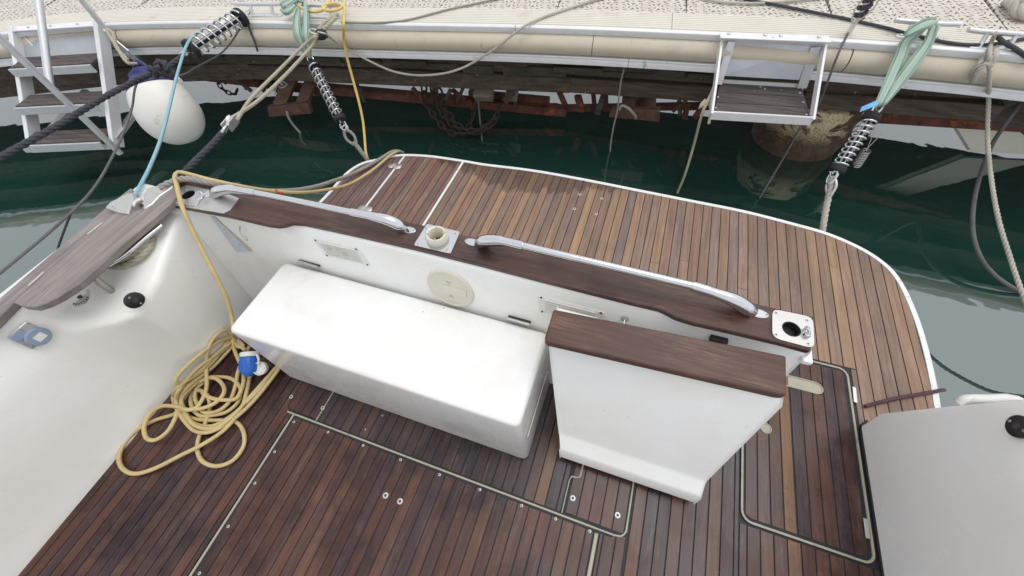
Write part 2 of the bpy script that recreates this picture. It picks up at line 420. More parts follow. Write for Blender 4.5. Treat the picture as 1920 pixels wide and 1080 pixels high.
def strapmat(name, c1, c2, c3, f=60):
    m, t, b = nt(name); tc = node(t, 'ShaderNodeTexCoord'); sx = node(t, 'ShaderNodeSeparateXYZ'); t.links.new(tc.outputs['UV'], sx.inputs[0])
    c = ramp(t, sx.outputs['X'], [(0, c1), (.16, c1), (.17, (.05, .12, .10)), (.22, (.05, .12, .10)), (.23, c2), (.42, c2), (.43, c3), (.60, c3), (.61, c2), (.78, c2), (.79, (.05, .12, .10)), (.84, (.05, .12, .10)), (.85, c1)])
    v = coords(t); c = mix(t, maprange(t, noise(t, v, 12, 5), .35, .7, 0, .35), c, (.45, .47, .40))
    t.links.new(c, b.inputs['Base Color']); b.inputs['Roughness'].default_value = .7
    t.links.new(bump(t, noise(t, v, 300, 2), .4, .002), b.inputs['Normal']); return m
M['strap'] = strapmat('mooring_strap', (.22, .36, .28), (.40, .49, .37), (.29, .44, .44))
def tilemat():
    m, t, b = nt('dock_tile'); tc = node(t, 'ShaderNodeTexCoord'); sx = node(t, 'ShaderNodeSeparateXYZ'); t.links.new(tc.outputs['Object'], sx.inputs[0])
    cell = .166
    fx = math2(t, 'SUBTRACT', math2(t, 'FRACT', math2(t, 'DIVIDE', sx.outputs['X'], cell)), .5)
    fy = math2(t, 'SUBTRACT', math2(t, 'FRACT', math2(t, 'DIVIDE', sx.outputs['Y'], cell)), .5)
    r = math2(t, 'SQRT', math2(t, 'ADD', math2(t, 'MULTIPLY', fx, fx), math2(t, 'MULTIPLY', fy, fy)))
    ang = math2(t, 'ARCTAN2', fy, fx)
    rings = math2(t, 'SINE', math2(t, 'MULTIPLY', r, 2*math.pi/.165))
    ringm = maprange(t, rings, .45, .7, 0, 1)
    brk = math2(t, 'SINE', math2(t, 'ADD', math2(t, 'MULTIPLY', ang, 8), math2(t, 'MULTIPLY', math2(t, 'FLOOR', math2(t, 'DIVIDE', r, .165)), 1.7)))
    slit = math2(t, 'MULTIPLY', ringm, maprange(t, brk, -.45, -.1, 0, 1))
    ax = math2(t, 'MINIMUM', math2(t, 'ABSOLUTE', fx), math2(t, 'ABSOLUTE', fy))
    slit = math2(t, 'MULTIPLY', slit, maprange(t, ax, .03, .05, 0, 1))
    v = coords(t); n = noise(t, v, 9, 6, .65)
    c = mix(t, maprange(t, n, .35, .7, 0, 1), (.64, .60, .53), (.50, .455, .39))
    c = mix(t, math2(t, 'MULTIPLY', slit, .95), c, (.10, .075, .055))
    t.links.new(c, b.inputs['Base Color']); b.inputs['Roughness'].default_value = .7
    t.links.new(bump(t, math2(t, 'MULTIPLY', slit, -1.0), .6, .006), b.inputs['Normal']); return m
M['tile'] = tilemat()
def watermat():
    m = bpy.data.materials.new('harbour_water'); m.use_nodes = True; t = m.node_tree
    for n in list(t.nodes):
        if n.type != 'OUTPUT_MATERIAL': t.nodes.remove(n)
    out = [n for n in t.nodes if n.type == 'OUTPUT_MATERIAL'][0]
    v = coords(t)
    n1 = noise(t, coords(t, (1.0, 1.6, 1)), 2.2, 2, .5, .4); n2 = noise(t, v, 9, 2, .5)
    hgt = math2(t, 'ADD', n1, math2(t, 'MULTIPLY', n2, .08))
    bn = node(t, 'ShaderNodeBump'); bn.inputs['Strength'].default_value = .055; bn.inputs['Distance'].default_value = .05; t.links.new(hgt, bn.inputs['Height'])
    df = node(t, 'ShaderNodeBsdfDiffuse'); df.inputs['Color'].default_value = (.0155, .058, .045, 1)
    tr = node(t, 'ShaderNodeBsdfTransparent'); tr.inputs['Color'].default_value = (.30, .52, .42, 1)
    body = node(t, 'ShaderNodeMixShader'); body.inputs[0].default_value = .24; t.links.new(df.outputs[0], body.inputs[1]); t.links.new(tr.outputs[0], body.inputs[2])
    gl = node(t, 'ShaderNodeBsdfGlossy'); gl.inputs['Roughness'].default_value = .02; gl.inputs['Color'].default_value = (.92, .95, .96, 1); t.links.new(bn.outputs[0], gl.inputs['Normal'])
    fr = node(t, 'ShaderNodeFresnel'); fr.inputs['IOR'].default_value = 2.6; t.links.new(bn.outputs[0], fr.inputs['Normal'])
    mx = node(t, 'ShaderNodeMixShader'); t.links.new(maprange(t, fr.outputs[0], .18, .45, .23, .52), mx.inputs[0]); t.links.new(body.outputs[0], mx.inputs[1]); t.links.new(gl.outputs[0], mx.inputs[2])
    t.links.new(mx.outputs[0], out.inputs['Surface']); return m
M['water'] = watermat()
M['deep'] = plain('harbour_bed', (.004, .016, .012), .9)
# ------------------------------------------------------------------ the setting: water
wp = MB(); wp.add([(-400, -400, WATER), (400, -400, WATER), (400, 400, WATER), (-400, 400, WATER)], [(0, 1, 2, 3)])
obj('water', wp, M['water'], kind='structure', smooth=0)
bp = MB(); bp.add([(-400, -400, -4), (400, -400, -4), (400, 400, -4), (-400, 400, -4)], [(0, 1, 2, 3)])
obj('harbour_bed', bp, M['deep'], kind='structure', smooth=0)

# ------------------------------------------------------------------ the yacht
yacht = thing('motor_yacht', 'stern of the white motor yacht with wet teak deck and swim platform', 'yacht', (0, 0, WATER))
def screw(parent, p, r=.006, axis=(0, 0, 1), name='screw'):
    d = Vector(axis).normalized()
    r *= .74
    s = obj(name, MB().lathe([(r, -.001), (r, .0008), (r*.8, .0013), (r*.50, .0013), (r*.42, .0004), (.0002, .0004)], p, d, 14), M['screwring'], parent)
    s.data.materials.append(M['screwhole'])
    for f in s.data.polygons:
        if f.index >= 14*3: f.material_index = 1
    return s
def screw_mb(mb, p, r, axis): mb.lathe([(r, -.001), (r, .0012), (r*.75, .002)], p, axis, 10)
# --- planks
PAL_SOLE = [((.094, .041, .030), 6), ((.080, .037, .031), 6), ((.114, .050, .034), 4), ((.066, .034, .033), 4), ((.136, .066, .040), 2), ((.054, .031, .035), 3)]
PAL_PLAT = [((.256, .158, .110), 6), ((.236, .152, .114), 6), ((.276, .168, .108), 4), ((.212, .144, .116), 4), ((.305, .190, .116), 3), ((.250, .142, .098), 2)]
def pick(pal, rng):
    tot = sum(w for _, w in pal); k = rng.uniform(0, tot)
    for c, w in pal:
        k -= w
        if k <= 0: break
    j = rng.uniform(.88, 1.12)
    return (c[0]*j, c[1]*j*rng.uniform(.985, 1.015), c[2]*j*rng.uniform(.98, 1.02))
GOLD_SOLE = {-0.79: (0.1247, 0.0602, 0.0391), -0.745: (0.1138, 0.053, 0.0369), -0.545: (0.111, 0.0508, 0.0347), -0.145: (0.111, 0.053, 0.0358), -0.06: (0.1055, 0.0464, 0.0336), 0.075: (0.1083, 0.0453, 0.0324), 0.47: (0.111, 0.0552, 0.0413), 0.6: (0.1165, 0.0574, 0.0424), 0.775: (0.1193, 0.059, 0.0402), -1.47: (0.1, 0.0519, 0.0391), -1.62: (0.0934, 0.0464, 0.0358), 0.83: (0.19, 0.1, 0.05), 0.97: (0.1028, 0.0481, 0.0358), 0.51: (0.0714, 0.0403, 0.0396), 0.55: (0.0714, 0.0403, 0.0396), -1.38: (0.0703, 0.037, 0.033), -1.34: (0.0681, 0.036, 0.033), -0.66: (0.0703, 0.036, 0.0369), -0.35: (0.0725, 0.0365, 0.0336), 0.1: (0.1165, 0.0574, 0.038), -0.03: (0.0973, 0.042, 0.0319)}
GOLD_PLAT = {-.995: (.31, .185, .108), -.235: (.36, .225, .125), 1.10: (.34, .21, .118), .71: (.24, .15, .104), .957: (.23, .142, .098), .90: (.20, .12, .085), -.11: (.21, .13, .10), .02: (.18, .13, .112), -.69: (.22, .142, .104), -1.24: (.20, .11, .08), -1.40: (.21, .135, .095), 1.34: (.23, .147, .104), 1.245: (.215, .138, .10)}
def planks(parent, x0, x1, pitch, phase, ylo, yhi, mat, pal, gold, seed, gap=.0040, z0=-.012, z1=0.0, butt=None):
    rng = random.Random(seed); k = math.floor((x0-phase)/pitch)
    while phase+k*pitch < x1-.004:
        a = max(x0, phase+k*pitch+gap/2); b = min(x1, phase+(k+1)*pitch-gap/2); k += 1
        if b-a < .006: continue
        xs = [a+(b-a)*j/3 for j in range(4)]
        lo = [ylo(x) for x in xs]; hi = [yhi(x) for x in xs]
        if min(h-l for h, l in zip(hi, lo)) < .004: continue
        cuts = [None]
        if butt and rng.random() < butt:
            q = rng.uniform(.25, .75); cuts = [q]
        cen = (a+b)/2; col = pick(pal, rng)
        for gx, gc in gold.items():
            if abs(gx-cen) < pitch*.5: col = gc
        segs = [(0, 1)] if cuts[0] is None else [(0, cuts[0]), (cuts[0], 1)]
        for si, (s0, s1) in enumerate(segs):
            e0 = 0 if s0 == 0 else .0006; e1 = 0 if s1 == 1 else .0006
            L = [(x, l+(h-l)*s0+e0) for x, l, h in zip(xs, lo, hi)]; Hh = [(x, l+(h-l)*s1-e1) for x, l, h in zip(xs, lo, hi)]
            m = MB().prism(L+list(reversed(Hh)), z0, z1+rng.uniform(-.0006, .0004))
            if si: kk = rng.uniform(.88, 1.1); col = tuple(c*kk for c in col)
            obj('plank', m, mat, parent, smooth=30, bevel=.0007, seg=1, color=col)
c_ = lambda v: (lambda x: v)
SP = .0443
def sub(name, mb, mat, **k): return obj(name, mb, mat, yacht, **k)
# cockpit sole (caulk bed carries the planks)
sole = sub('cockpit_sole', MB().prism([(-1.90, -1.6), (1.20, -1.6), (1.20, .80), (-1.90, .80)], -.06, -.0035), M['caulk'], smooth=0)
PH = -1.802
planks(sole, -1.835, -1.205, SP, PH, c_(-1.5), c_(.62), M['sole'], PAL_SOLE, GOLD_SOLE, 3)
planks(sole, .292, .668, SP, PH+.018, c_(-1.5), c_(.66), M['sole'], PAL_SOLE, GOLD_SOLE, 5)
planks(sole, .198, .288, SP, PH+.018, c_(-1.5), lambda x: .132 if x < .25 else .150, M['sole'], PAL_SOLE, GOLD_SOLE, 6)
planks(sole, .672, 1.150, SP, PH+.018, c_(-1.5), c_(.327), M['sole'], PAL_SOLE, GOLD_SOLE, 7)
planks(sole, 1.1155, 1.150, SP, 1.1155, c_(.331), c_(.79), M['sole'], PAL_SOLE, GOLD_SOLE, 8)
# main engine hatch
hatch = sub('engine_hatch', MB().prism([(-1.183, -1.6), (.172, -1.6), (.172, .130), (-1.183, .130)], -.03, -.003), M['caulk'], smooth=0)
planks(hatch, -1.183, .172, SP, -1.183-.0005, c_(-1.5), c_(.130), M['sole'], PAL_SOLE, GOLD_SOLE, 11)
for u, v in [(551, 791), (615, 810), (681, 835), (751, 862), (824, 890), (900, 918), (978, 948), (1042, 973), (515, 847), (478, 906), (428, 987), (374, 1075), (1106, 996)]:
    p = P(u, v, 0); screw(hatch, (p.x, p.y, .0005), .0075)
for u, v in [(723, 929), (750, 940)]:
    p = P(u, v, 0); screw(hatch, (p.x, p.y, .0005), .015)
# the transverse strip behind the hatch with its two end covers
strip = sub('deck_strip', MB().prism([(-1.075, .150), (.042, .150), (.042, .64), (-1.075, .64)], -.03, -.003), M['caulk'], smooth=0)
planks(strip, -1.075, .042, SP, -1.183+.01, c_(.152), c_(.64), M['sole'], [((.062, .038, .036), 5), ((.050, .034, .036), 5), ((.085, .05, .04), 2)], {-.03: (.17, .095, .055), -.07: (.08, .045, .04)}, 12)
for u, v in [(717, 779), (685, 805)]:
    p = P(u, v, 0); screw(strip, (p.x, p.y, .0005), .005)
coverL = sub('deck_cover', MB().prism(rrect(-1.245, -1.083, .153, .60, .02), -.03, -.003), M['caulk'], smooth=0)
planks(coverL, -1.243, -1.085, SP, -1.255, c_(.155), c_(.60), M['sole'], PAL_SOLE, {}, 14)
for u, v in [(546, 744), (605, 765)]:
    p = P(u, v, 0); screw(coverL, (p.x, p.y, .0005), .012)
coverR = sub('deck_cover', MB().prism(rrect(.052, .282, .153, .60, .02), -.03, -.003), M['caulk'], smooth=0)
planks(coverR, .054, .280, SP, .058, c_(.157), c_(.60), M['sole'], [((.10, .045, .036), 5), ((.085, .04, .036), 3)], {}, 15)
for u, v in [(1074, 934), (1158, 966)]:
    p = P(u, v, 0); screw(coverR, (p.x, p.y, .0005), .014)
# cream gutters round the hatches
def gutter(path, w=.011, z1=.0012, closed=False): return sub('hatch_gutter', MB().ribbon(path, w, -.012, z1, closed), M['trim'], smooth=30, bevel=.001, seg=1)
gutter([(-1.194, -1.5), (-1.194, .141)], .009)
gutter([(-1.23, .1425), (.18, .1425)], .0075)
gutter([(.185, -1.5), (.185, .128)], .013)
gutter([(.18, .1425), (.245, .1425), (.268, .146), (.279, .155), (.286, .168), (.287, .60)], .006, .0016)
gutter([(-1.079, .15), (-1.079, .60)], .006)
gutter([(.047, .15), (.047, .27), (.052, .285), (.075, .288), (.085, .295), (.088, .46)], .005)
sub('cover_seam', MB().ribbon([(-1.246, .60), (-1.247, .19), (-1.242, .165), (-1.225, .152), (-1.10, .149)], .006, -.01, .0009), M['rubber'], smooth=0)
sub('cover_seam', MB().ribbon([(.043, .15), (.043, .272), (.05, .29)], .006, -.01, .0011), M['rubber'], smooth=0)
# gangway hatch in the gate opening
RH = (.688, 1.092, .352, 1.075)
gh = sub('gangway_hatch', MB().prism(rrect(RH[0], RH[1], RH[2], RH[3], .03), -.03, -.003), M['caulk'], smooth=0)
def slotcut(x): return 1.073
planks(gh, RH[0]+.002, .862, SP, PH+.0105, lambda x: .354+max(0, (.71-x))*.6, c_(1.073), M['sole'], PAL_SOLE, GOLD_SOLE, 21)
planks(gh, .862, 1.000, SP, PH+.0105, c_(.354), c_(.930), M['sole'], PAL_SOLE, GOLD_SOLE, 22)
planks(gh, .862, 1.000, SP, PH+.0105, c_(.985), c_(1.073), M['sole'], PAL_SOLE, GOLD_SOLE, 22)
planks(gh, 1.0, RH[1]-.002, SP, PH+.0105, lambda x: .354+max(0, (x-1.06))*.7, c_(1.073), M['sole'], PAL_SOLE, GOLD_SOLE, 23)
slot = [(.84, .932), (.975, .932), (.990, .938), (.998, .950), (.998, .965), (.990, .978), (.975, .984), (.84, .984)]
obj('hand_slot', MB().prism(slot, -.010, -.0020), M['trim'], gh, smooth=0)
obj('slot_rim', MB().ribbon(slot, .004, -.010, .0008), M['trim'], gh, smooth=30)
p = P(1436, 803, 0)
obj('lifting_ring', MB().lathe([(.022, -.004), (.022, .002), (.018, .003), (.016, -.002)], p, (0, 0, 1), 24, cap=False), M['trim'], gh)
obj('ring_plate', MB().lathe([(.001, -.001), (.017, -.001), (.017, .0006), (.001, .0006)], p, (0, 0, 1), 24), M['trim'], gh)
rr = rrect(RH[0]-.009, RH[1]+.012, RH[2]-.012, RH[3]+.012, .035)
sub('hatch_gutter', MB().ribbon(rr, .0075, -.012, .0014, closed=True), M['trim'], smooth=30)
rr2 = rrect(RH[0]-.0145, RH[1]+.0175, RH[2]-.0175, RH[3]+.0175, .04)
sub('hatch_gutter', MB().ribbon(rr2[0:6]+rr2[6:12]+rr2[12:18]+rr2[18:24], .002, -.012, .0010, closed=True), M['rubber'], smooth=30)
for (u0, v0, u1, v1) in ((1601, 726, 1604, 755), (1622, 972, 1627, 1010)):
    a, b = P(u0, v0, .004), P(u1, v1, .004)
    hg = sub('hatch_hinge', MB().bar(a+Vector((0, 0, .001)), b+Vector((0, 0, .001)), .014, .004), M['steel'], bevel=.001)
    for k in range(3):
        q = a.lerp(b, (k+.5)/3); obj('knuckle', MB().bar(q-(b-a)*.13, q+(b-a)*.13, .006, .005), M['screw'], hg, bevel=.001)
# swim platform
rim_px = [(596, 380), (619, 356), (634, 338), (655, 318), (680, 304), (709, 297), (735, 291), (760, 288.6), (808, 291), (871, 300), (906, 306), (1002, 318), (1103, 336), (1204, 356), (1300, 375), (1395, 394), (1486, 417), (1555, 437), (1624, 468), (1669, 500), (1694, 532), (1721, 590), (1741, 653), (1758, 726), (1764, 762)]
rim = spline([P(u, v, -.002) for u, v in rim_px] , .03)
rim = [P(575, 402, -.002)] + rim + [Vector((rim[-1].x+.005, .45, -.002))]
rim_plan = [(p.x, p.y) for p in rim]
def offset_in(plan, d):
    out = []
    for i in range(len(plan)):
        a = Vector((*plan[max(0, i-1)], 0)); b = Vector((*plan[min(len(plan)-1, i+1)], 0)); t = (b-a).normalized()
        out.append((plan[i][0]+t.y*d, plan[i][1]-t.x*d))
    return out
inner = offset_in(rim_plan, .026)
def inner_y(x):
    best = None
    for (xa, ya), (xb, yb) in zip(inner[:-1], inner[1:]):
        if xa <= x <= xb and xb-xa > 1e-6:
            y = ya+(yb-ya)*(x-xa)/(xb-xa); best = y if best is None else max(best, y)
    return best if best is not None else .5
body = rim_plan + [(rim_plan[-1][0]-.01, .45), (-1.9, .78)]
plat = sub('swim_platform', MB().prism([p for p in rim_plan] + [(1.3, .45), (1.3, .80), (-1.95, .80)], -.075, -.0035), M['caulk'], smooth=0)
full = MB()
outer = offset_in(rim_plan, -.004)
full.loft([[(*inner[i], -.02), (*inner[i], .0015), (inner[i][0]*.25+rim_plan[i][0]*.75, inner[i][1]*.25+rim_plan[i][1]*.75, .0025), (*rim_plan[i], -.002), (*rim_plan[i], -.026), (*inner[i], -.026)] for i in range(len(inner))], closed=True)
obj('platform_rim', full, M['rimwhite'], plat, smooth=30)
obj('rubbing_strake', MB().loft([[(*rim_plan[i], -.027), (*offset_in(rim_plan, -.012)[i], -.034), (*offset_in(rim_plan, -.012)[i], -.060), (*rim_plan[i], -.075)] for i in range(len(inner))]), M['rubber'], plat, smooth=50)
PPH = .0495
xl1 = P(869, 302, 0).x; xl2 = P(758, 293, 0).x
def ylow(x):
    if .655 < x < 1.122: return 1.100
    return .80
def ylow_l(x):
    # the left flank of the platform
    yy = .80
    for (xa, ya), (xb, yb) in zip(inner[:14], inner[1:15]):
        if xa <= x <= xb: yy = max(.80, ya-.0)
    return yy
SA = xl1+.012+36*PPH; SB = xl1+.012+46*PPH     # the seams that bound the gangway
planks(plat, xl1+.010, SA, PPH, xl1+.012, c_(.80), lambda x: inner_y(x)-.003, M['plat'], PAL_PLAT, GOLD_PLAT, 31, butt=.35)
planks(plat, SA, .669, PPH, xl1+.012, c_(.80), c_(1.0965), M['plat'], PAL_PLAT, {}, 36)
planks(plat, 1.1215, SB, PPH, xl1+.012, c_(.80), c_(1.0965), M['plat'], PAL_PLAT, {}, 37)
planks(plat, SA, SB, PPH, xl1+.012, c_(1.101), lambda x: inner_y(x)-.003, M['plat'], PAL_PLAT, GOLD_PLAT, 32, butt=.2)
planks(plat, SB, max(p[0] for p in inner)-.006, PPH, xl1+.012, c_(.80), lambda x: inner_y(x)-.003 if x < max(p[0] for p in inner)-.002 else .80, M['plat'], PAL_PLAT, GOLD_PLAT, 33, butt=.3)
planks(plat, xl2+.008, xl1-.010, PPH, xl2+.008, c_(.80), lambda x: inner_y(x)-.003, M['plat'], [((.185, .098, .078), 5), ((.16, .092, .08), 4), ((.21, .11, .08), 3)], GOLD_PLAT, 34)
# the narrow wing left of the first white seam: each plank starts at the curved rim
xmin_in = min(p[0] for p in inner if p[1] > 1.2)
planks(plat, inner[1][0]+.004, xl2-.008, PPH, xl2-.008-PPH*9, lambda x: .80, lambda x: inner_y(x)-.004, M['plat'], [((.165, .105, .10), 4), ((.15, .095, .09), 4), ((.19, .10, .08), 3)], {}, 35)
obj('white_seam', MB().ribbon([(xl1, .80), (xl1, inner_y(xl1)+.004)], .014, -.012, .0012), M['rimwhite'], plat, smooth=0)
obj('white_seam', MB().ribbon([(xl1+.009, .80), (xl1+.009, inner_y(xl1)+.002)], .0035, -.012, .0005), M['trim'], plat, smooth=0)
obj('white_seam', MB().ribbon([(xl2, .80), (xl2, inner_y(xl2)+.004)], .013, -.012, .0012), M['rimwhite'], plat, smooth=0)
for u, v in [(1087, 364.5), (1128, 372), (1077, 391.5), (1118, 401)]:
    p = P(u, v, 0); screw(plat, (p.x, p.y, .0005), .013)
for u, v in ((740, 311), (684, 392)):
    p = P(u, v, .003)
    dr = obj('deck_hinge', MB().lathe([(.001, -.004), (.030, -.004), (.030, .001), (.027, .003), (.001, .003)], p+Vector((-.022, .0, 0)), (0, 0, 1), 20).lathe([(.001, -.004), (.030, -.004), (.030, .0012), (.027, .0032), (.001, .0032)], p+Vector((.022, 0, 0)), (0, 0, 1), 20).bar(p+Vector((0, -.02, .003)), p+Vector((0, .02, .003)), .014, .006), M['steel'], plat, smooth=40)

# transom with teak cap
def wall_y(z): return .725-.15*(.63-z)
xs = [-1.86, -1.735, -1.70, -1.60, -1.2, -.6, 0, .4, .612]
def wsec(x):
    pull = {-1.86: .09, -1.735: .035, -1.70: .008}.get(x, 0)
    return [(x, wall_y(-.02)-pull, -.02), (x, wall_y(.3)-pull, .3), (x, wall_y(.615)-pull, .615), (x, wall_y(.63)-pull*.8+.006, .628), (x, .805, .628), (x, .80, -.02)]
tr = sub('transom', MB().loft([wsec(x) for x in xs], closed=True, caps=True), M['gel'], smooth=50, bevel=.006)
CZ = .65
cap_front = [(318, 383), (372, 393), (426, 403), (500, 420), (520, 422.5), (533, 420.5), (546, 416.5), (569, 418), (640, 433), (775, 463), (900, 494), (1000, 520), (1059, 535), (1181, 566), (1237, 579), (1252, 586), (1266, 594), (1300, 605), (1351, 616), (1462, 642), (1521, 658)]
cap_back = [(1527, 594), (1434, 573), (1298, 541), (981, 466), (864, 439), (786, 420), (660, 395), (455, 351), (349, 330), (332, 345)]
poly = [P(u, v, CZ) for u, v in cap_front] + [P(u, v, CZ) for u, v in cap_back]
capm = MB().prism([(p.x, p.y) for p in poly], CZ-.022, CZ)
tcap = sub('teak_cap', capm, M['cap'], smooth=30)
def cut_bores(o, centres, r):              # drill the rod holder bores right through the teak, keep only the drilled mesh
    tools = []
    for c in centres:
        k = obj('drill', MB().lathe([(r, -.1), (r, .1)], (c.x, c.y, CZ), (0, 0, 1), 32), M['cap'], smooth=0); tools.append(k)
        m = o.modifiers.new('drill', 'BOOLEAN'); m.object = k; m.operation = 'DIFFERENCE'; m.solver = 'EXACT'
    bpy.context.view_layer.update(); dg = bpy.context.evaluated_depsgraph_get()
    me = bpy.data.meshes.new_from_object(o.evaluated_get(dg)); o.modifiers.clear(); o.data = me
    for k in tools: bpy.data.objects.remove(k, do_unlink=True)
cut_bores(tcap, [P(1484, 617, CZ+.004), P(820, 447, CZ+.004), P(354, 366, CZ+.004)], .0285)
bm_ = tcap.modifiers.new('bevel', 'BEVEL'); bm_.width = .004; bm_.segments = 2; bm_.limit_method = 'ANGLE'; bm_.angle_limit = math.radians(50)
# --- fittings on the transom face
def wall_plate(name, corners, mat, t=.006, bevel=.002):
    q = [PW(u, v) for u, v in corners]; n = Vector((0, -1, .15)).normalized()
    m = MB(); m.add([p-n*.002 for p in q]+[p+n*t for p in q], [(3, 2, 1, 0), (4, 5, 6, 7), (0, 1, 5, 4), (1, 2, 6, 5), (2, 3, 7, 6), (3, 0, 4, 7)])
    bb = sub(name, m, mat, smooth=30, bevel=bevel); bb.data.update(); return bb, q, n
def vent(corners, nsl):
    bb, q, n = wall_plate('louvre_vent', corners, M['whiteplastic'], .005)
    # q: top-left, top-right, bottom-right, bottom-left
    for k in range(nsl):
        f = (k+1)/(nsl+1)
        a = q[0].lerp(q[3], f).lerp(q[1].lerp(q[2], f), .10)+n*.0065; b = q[0].lerp(q[3], f).lerp(q[1].lerp(q[2], f), .90)+n*.0065
        d = (q[3]-q[0]).normalized(); h = (q[3]-q[0]).length/(nsl+1)*.40
        obj('slat', MB().add([a-d*h+n*.004, b-d*h+n*.004, b+d*h-n*.001, a+d*h-n*.001, a-d*h-n*.003, b-d*h-n*.003, b+d*h-n*.003, a+d*h-n*.003], [(3, 2, 1, 0), (0, 1, 5, 4), (2, 3, 7, 6), (0, 4, 7, 3), (1, 2, 6, 5), (4, 5, 6, 7)]), M['whiteplastic'], bb, smooth=0)
    for k in range(4):
        cpt = (q[0]+q[1]+q[2]+q[3])/4; p = q[k].lerp(cpt, .09)+n*.0055
        s = obj('screw', MB().lathe([(.0045, -.001), (.0045, .0008), (.003, .0014)], p, n, 10), M['screwhole'], bb)
vent([(588, 447), (672, 465), (695, 497), (612, 478)], 7)
vent([(1010, 553), (1133, 585), (1133, 612), (1012, 582)], 6)
# round ivory plate
pc = PW(845, 541); n = Vector((0, -1, .15)).normalized()
ov = sub('access_plate', MB().lathe([(.001, -.002), (.098, -.002), (.098, .006), (.094, .009), (.088, .009), (.084, .006), (.001, .006)], pc, n, 48), M['ivory'], smooth=35)
ax = Vector((1, 0, 0)); ay = n.cross(ax)
for (a, b, w, h) in ((.0, .036, .032, .020), (0, -.036, .032, .020)):
    c = pc+ax*a+ay*b+n*.0062; sg = 1 if b > 0 else -1
    obj('pictogram', MB().add([c+ax*w*.5*.9-ay*(-sg)*h*.5, c-ax*w*.5*.9-ay*(-sg)*h*.5, c+ay*(-sg)*h*.6, c+ax*w*.45-ay*(-sg)*h*.5-n*.001, c-ax*w*.45-ay*(-sg)*h*.5-n*.001, c+ay*(-sg)*h*.6-n*.001], [(0, 1, 2), (3, 5, 4), (0, 3, 4, 1), (1, 4, 5, 2), (2, 5, 3, 0)]), M['ivorydark'], ov, smooth=0)
obj('pictogram', MB().lathe([(.001, 0), (.009, 0), (.009, .0008), (.001, .0008)], pc+n*.006, n, 6), M['ivorydark'], ov)
obj('turn_grip', MB().obox(pc+ax*.02+n*.0075, ax*.050, ay*.020, n*.0022), M['ivory'], ov, bevel=.004)
# aluminium panel left of the first vent
bb, q, n2 = wall_plate('side_panel', [(374, 400), (404, 404), (471, 469), (436, 470)], M['panelblue'], .012)
for f in (.35, .78): screw(bb, q[1].lerp(q[2], f).lerp(q[0].lerp(q[3], f), .10)+n2*.0125, .006, n2)
bb2 = wall_plate('panel_gasket', [(404, 404), (406, 404.5), (473.5, 469), (472, 469.2)], M['ivorydark'], .010, 0)
# coat hook, lock and catch
p = PW(450, 424); hk = sub('wire_hook', MB().tube(spline([p, p+Vector((.01, -.02, -.01)), p+Vector((.02, -.03, -.03)), p+Vector((.035, -.035, -.045)), p+Vector((.045, -.035, -.03)), p+Vector((.04, -.03, -.022))], .004), .0022, 8), M['steel'])
p = PW(1172, 596); lk = sub('cam_lock', MB().lathe([(.012, -.002), (.012, .006), (.009, .008)], p, n, 16), M['chrome'])
obj('key', MB().bar(p+n*.008, p+n*.035+Vector((0, 0, -.012)), .004, .012), M['steel'], lk, bevel=.001)
p = PW(1347, 634); ct = sub('gate_catch', MB().obox(p+n*.008, Vector((.026, 0, 0)), n*.010, Vector((0, .002, .010))), M['black'], bevel=.003)
for sx_ in (-1, 1): obj('catch_pin', MB().lathe([(.004, 0), (.004, .016), (.003, .018)], p+Vector((sx_*.016, 0, -.012))+n*.012, (0, -.2, -1), 10), M['chrome'], ct)
# end of the transom at the gate opening: striker plate
sub('striker_plate', MB().obox((.6145, .752, .50), (.002, 0, 0), (0, .020, 0), (0, 0, .035)), M['steel'], bevel=.001)
sub('gate_bracket', MB().obox((.618, .745, .585), (.014, 0, 0), (0, .045, 0), (0, 0, .010)), M['gel'], bevel=.004)

# --- rod holders and handrails on the cap
def px_poly(pts, z): return [(P(u, v, z).x, P(u, v, z).y) for u, v in pts]
def plate_with_hole(name, corners, mat, z, c, r, t=.004, rr=.012):
    # rounded quadrilateral plate, tube through it
    q = [P(u, v, z) for u, v in corners]; out = []
    for i in range(len(q)):
        a, b, d = q[i-1], q[i], q[(i+1) % len(q)]
        e0 = b+(a-b).normalized()*rr; e1 = b+(d-b).normalized()*rr
        for k in range(5):
            f = k/4; out.append((e0*(1-f)**2+b*2*f*(1-f)+e1*f*f))
    ring = circle((c.x, c.y, z), r, 40)
    out2 = []
    # sample the outline by angle so it can be bridged to the bore
    def hit(ang):
        d = Vector((math.cos(ang), math.sin(ang), 0)); best = 9
        for i in range(len(out)):
            a, b = out[i]-c, out[(i+1) % len(out)]-c; e = b-a
            den = d.x*e.y-d.y*e.x
            if abs(den) < 1e-9: continue
            t_ = (a.x*e.y-a.y*e.x)/den; s_ = (a.x*d.y-a.y*d.x)/den
            if t_ > 0 and -.001 <= s_ <= 1.001: best = min(best, t_)
        return c+d*best
    N = 64; O = [hit(2*math.pi*k/N) for k in range(N)]; I = [c+Vector((math.cos(2*math.pi*k/N), math.sin(2*math.pi*k/N), 0))*r for k in range(N)]
    up = lambda p, h: (p.x, p.y, z+h)
    secs = [[up(O[k], -.001), up(O[k], t), up(I[k], t), up(I[k], -.019)] for k in range(N)]; secs.append(secs[0])
    m = MB().loft(secs)
    o = sub(name, m, mat, smooth=35)
    cc = (q[0]+q[1]+q[2]+q[3])/4
    return o, q, cc
def bore_shade(parent, c, r, z): obj('bore_shade', MB().lathe([(r*.97, -.0205), (r*.97, -.0195)], (c.x, c.y, z), (0, 0, 1), 24), M['rubber'], parent)  # black disc painted in for the shade deep inside the hole
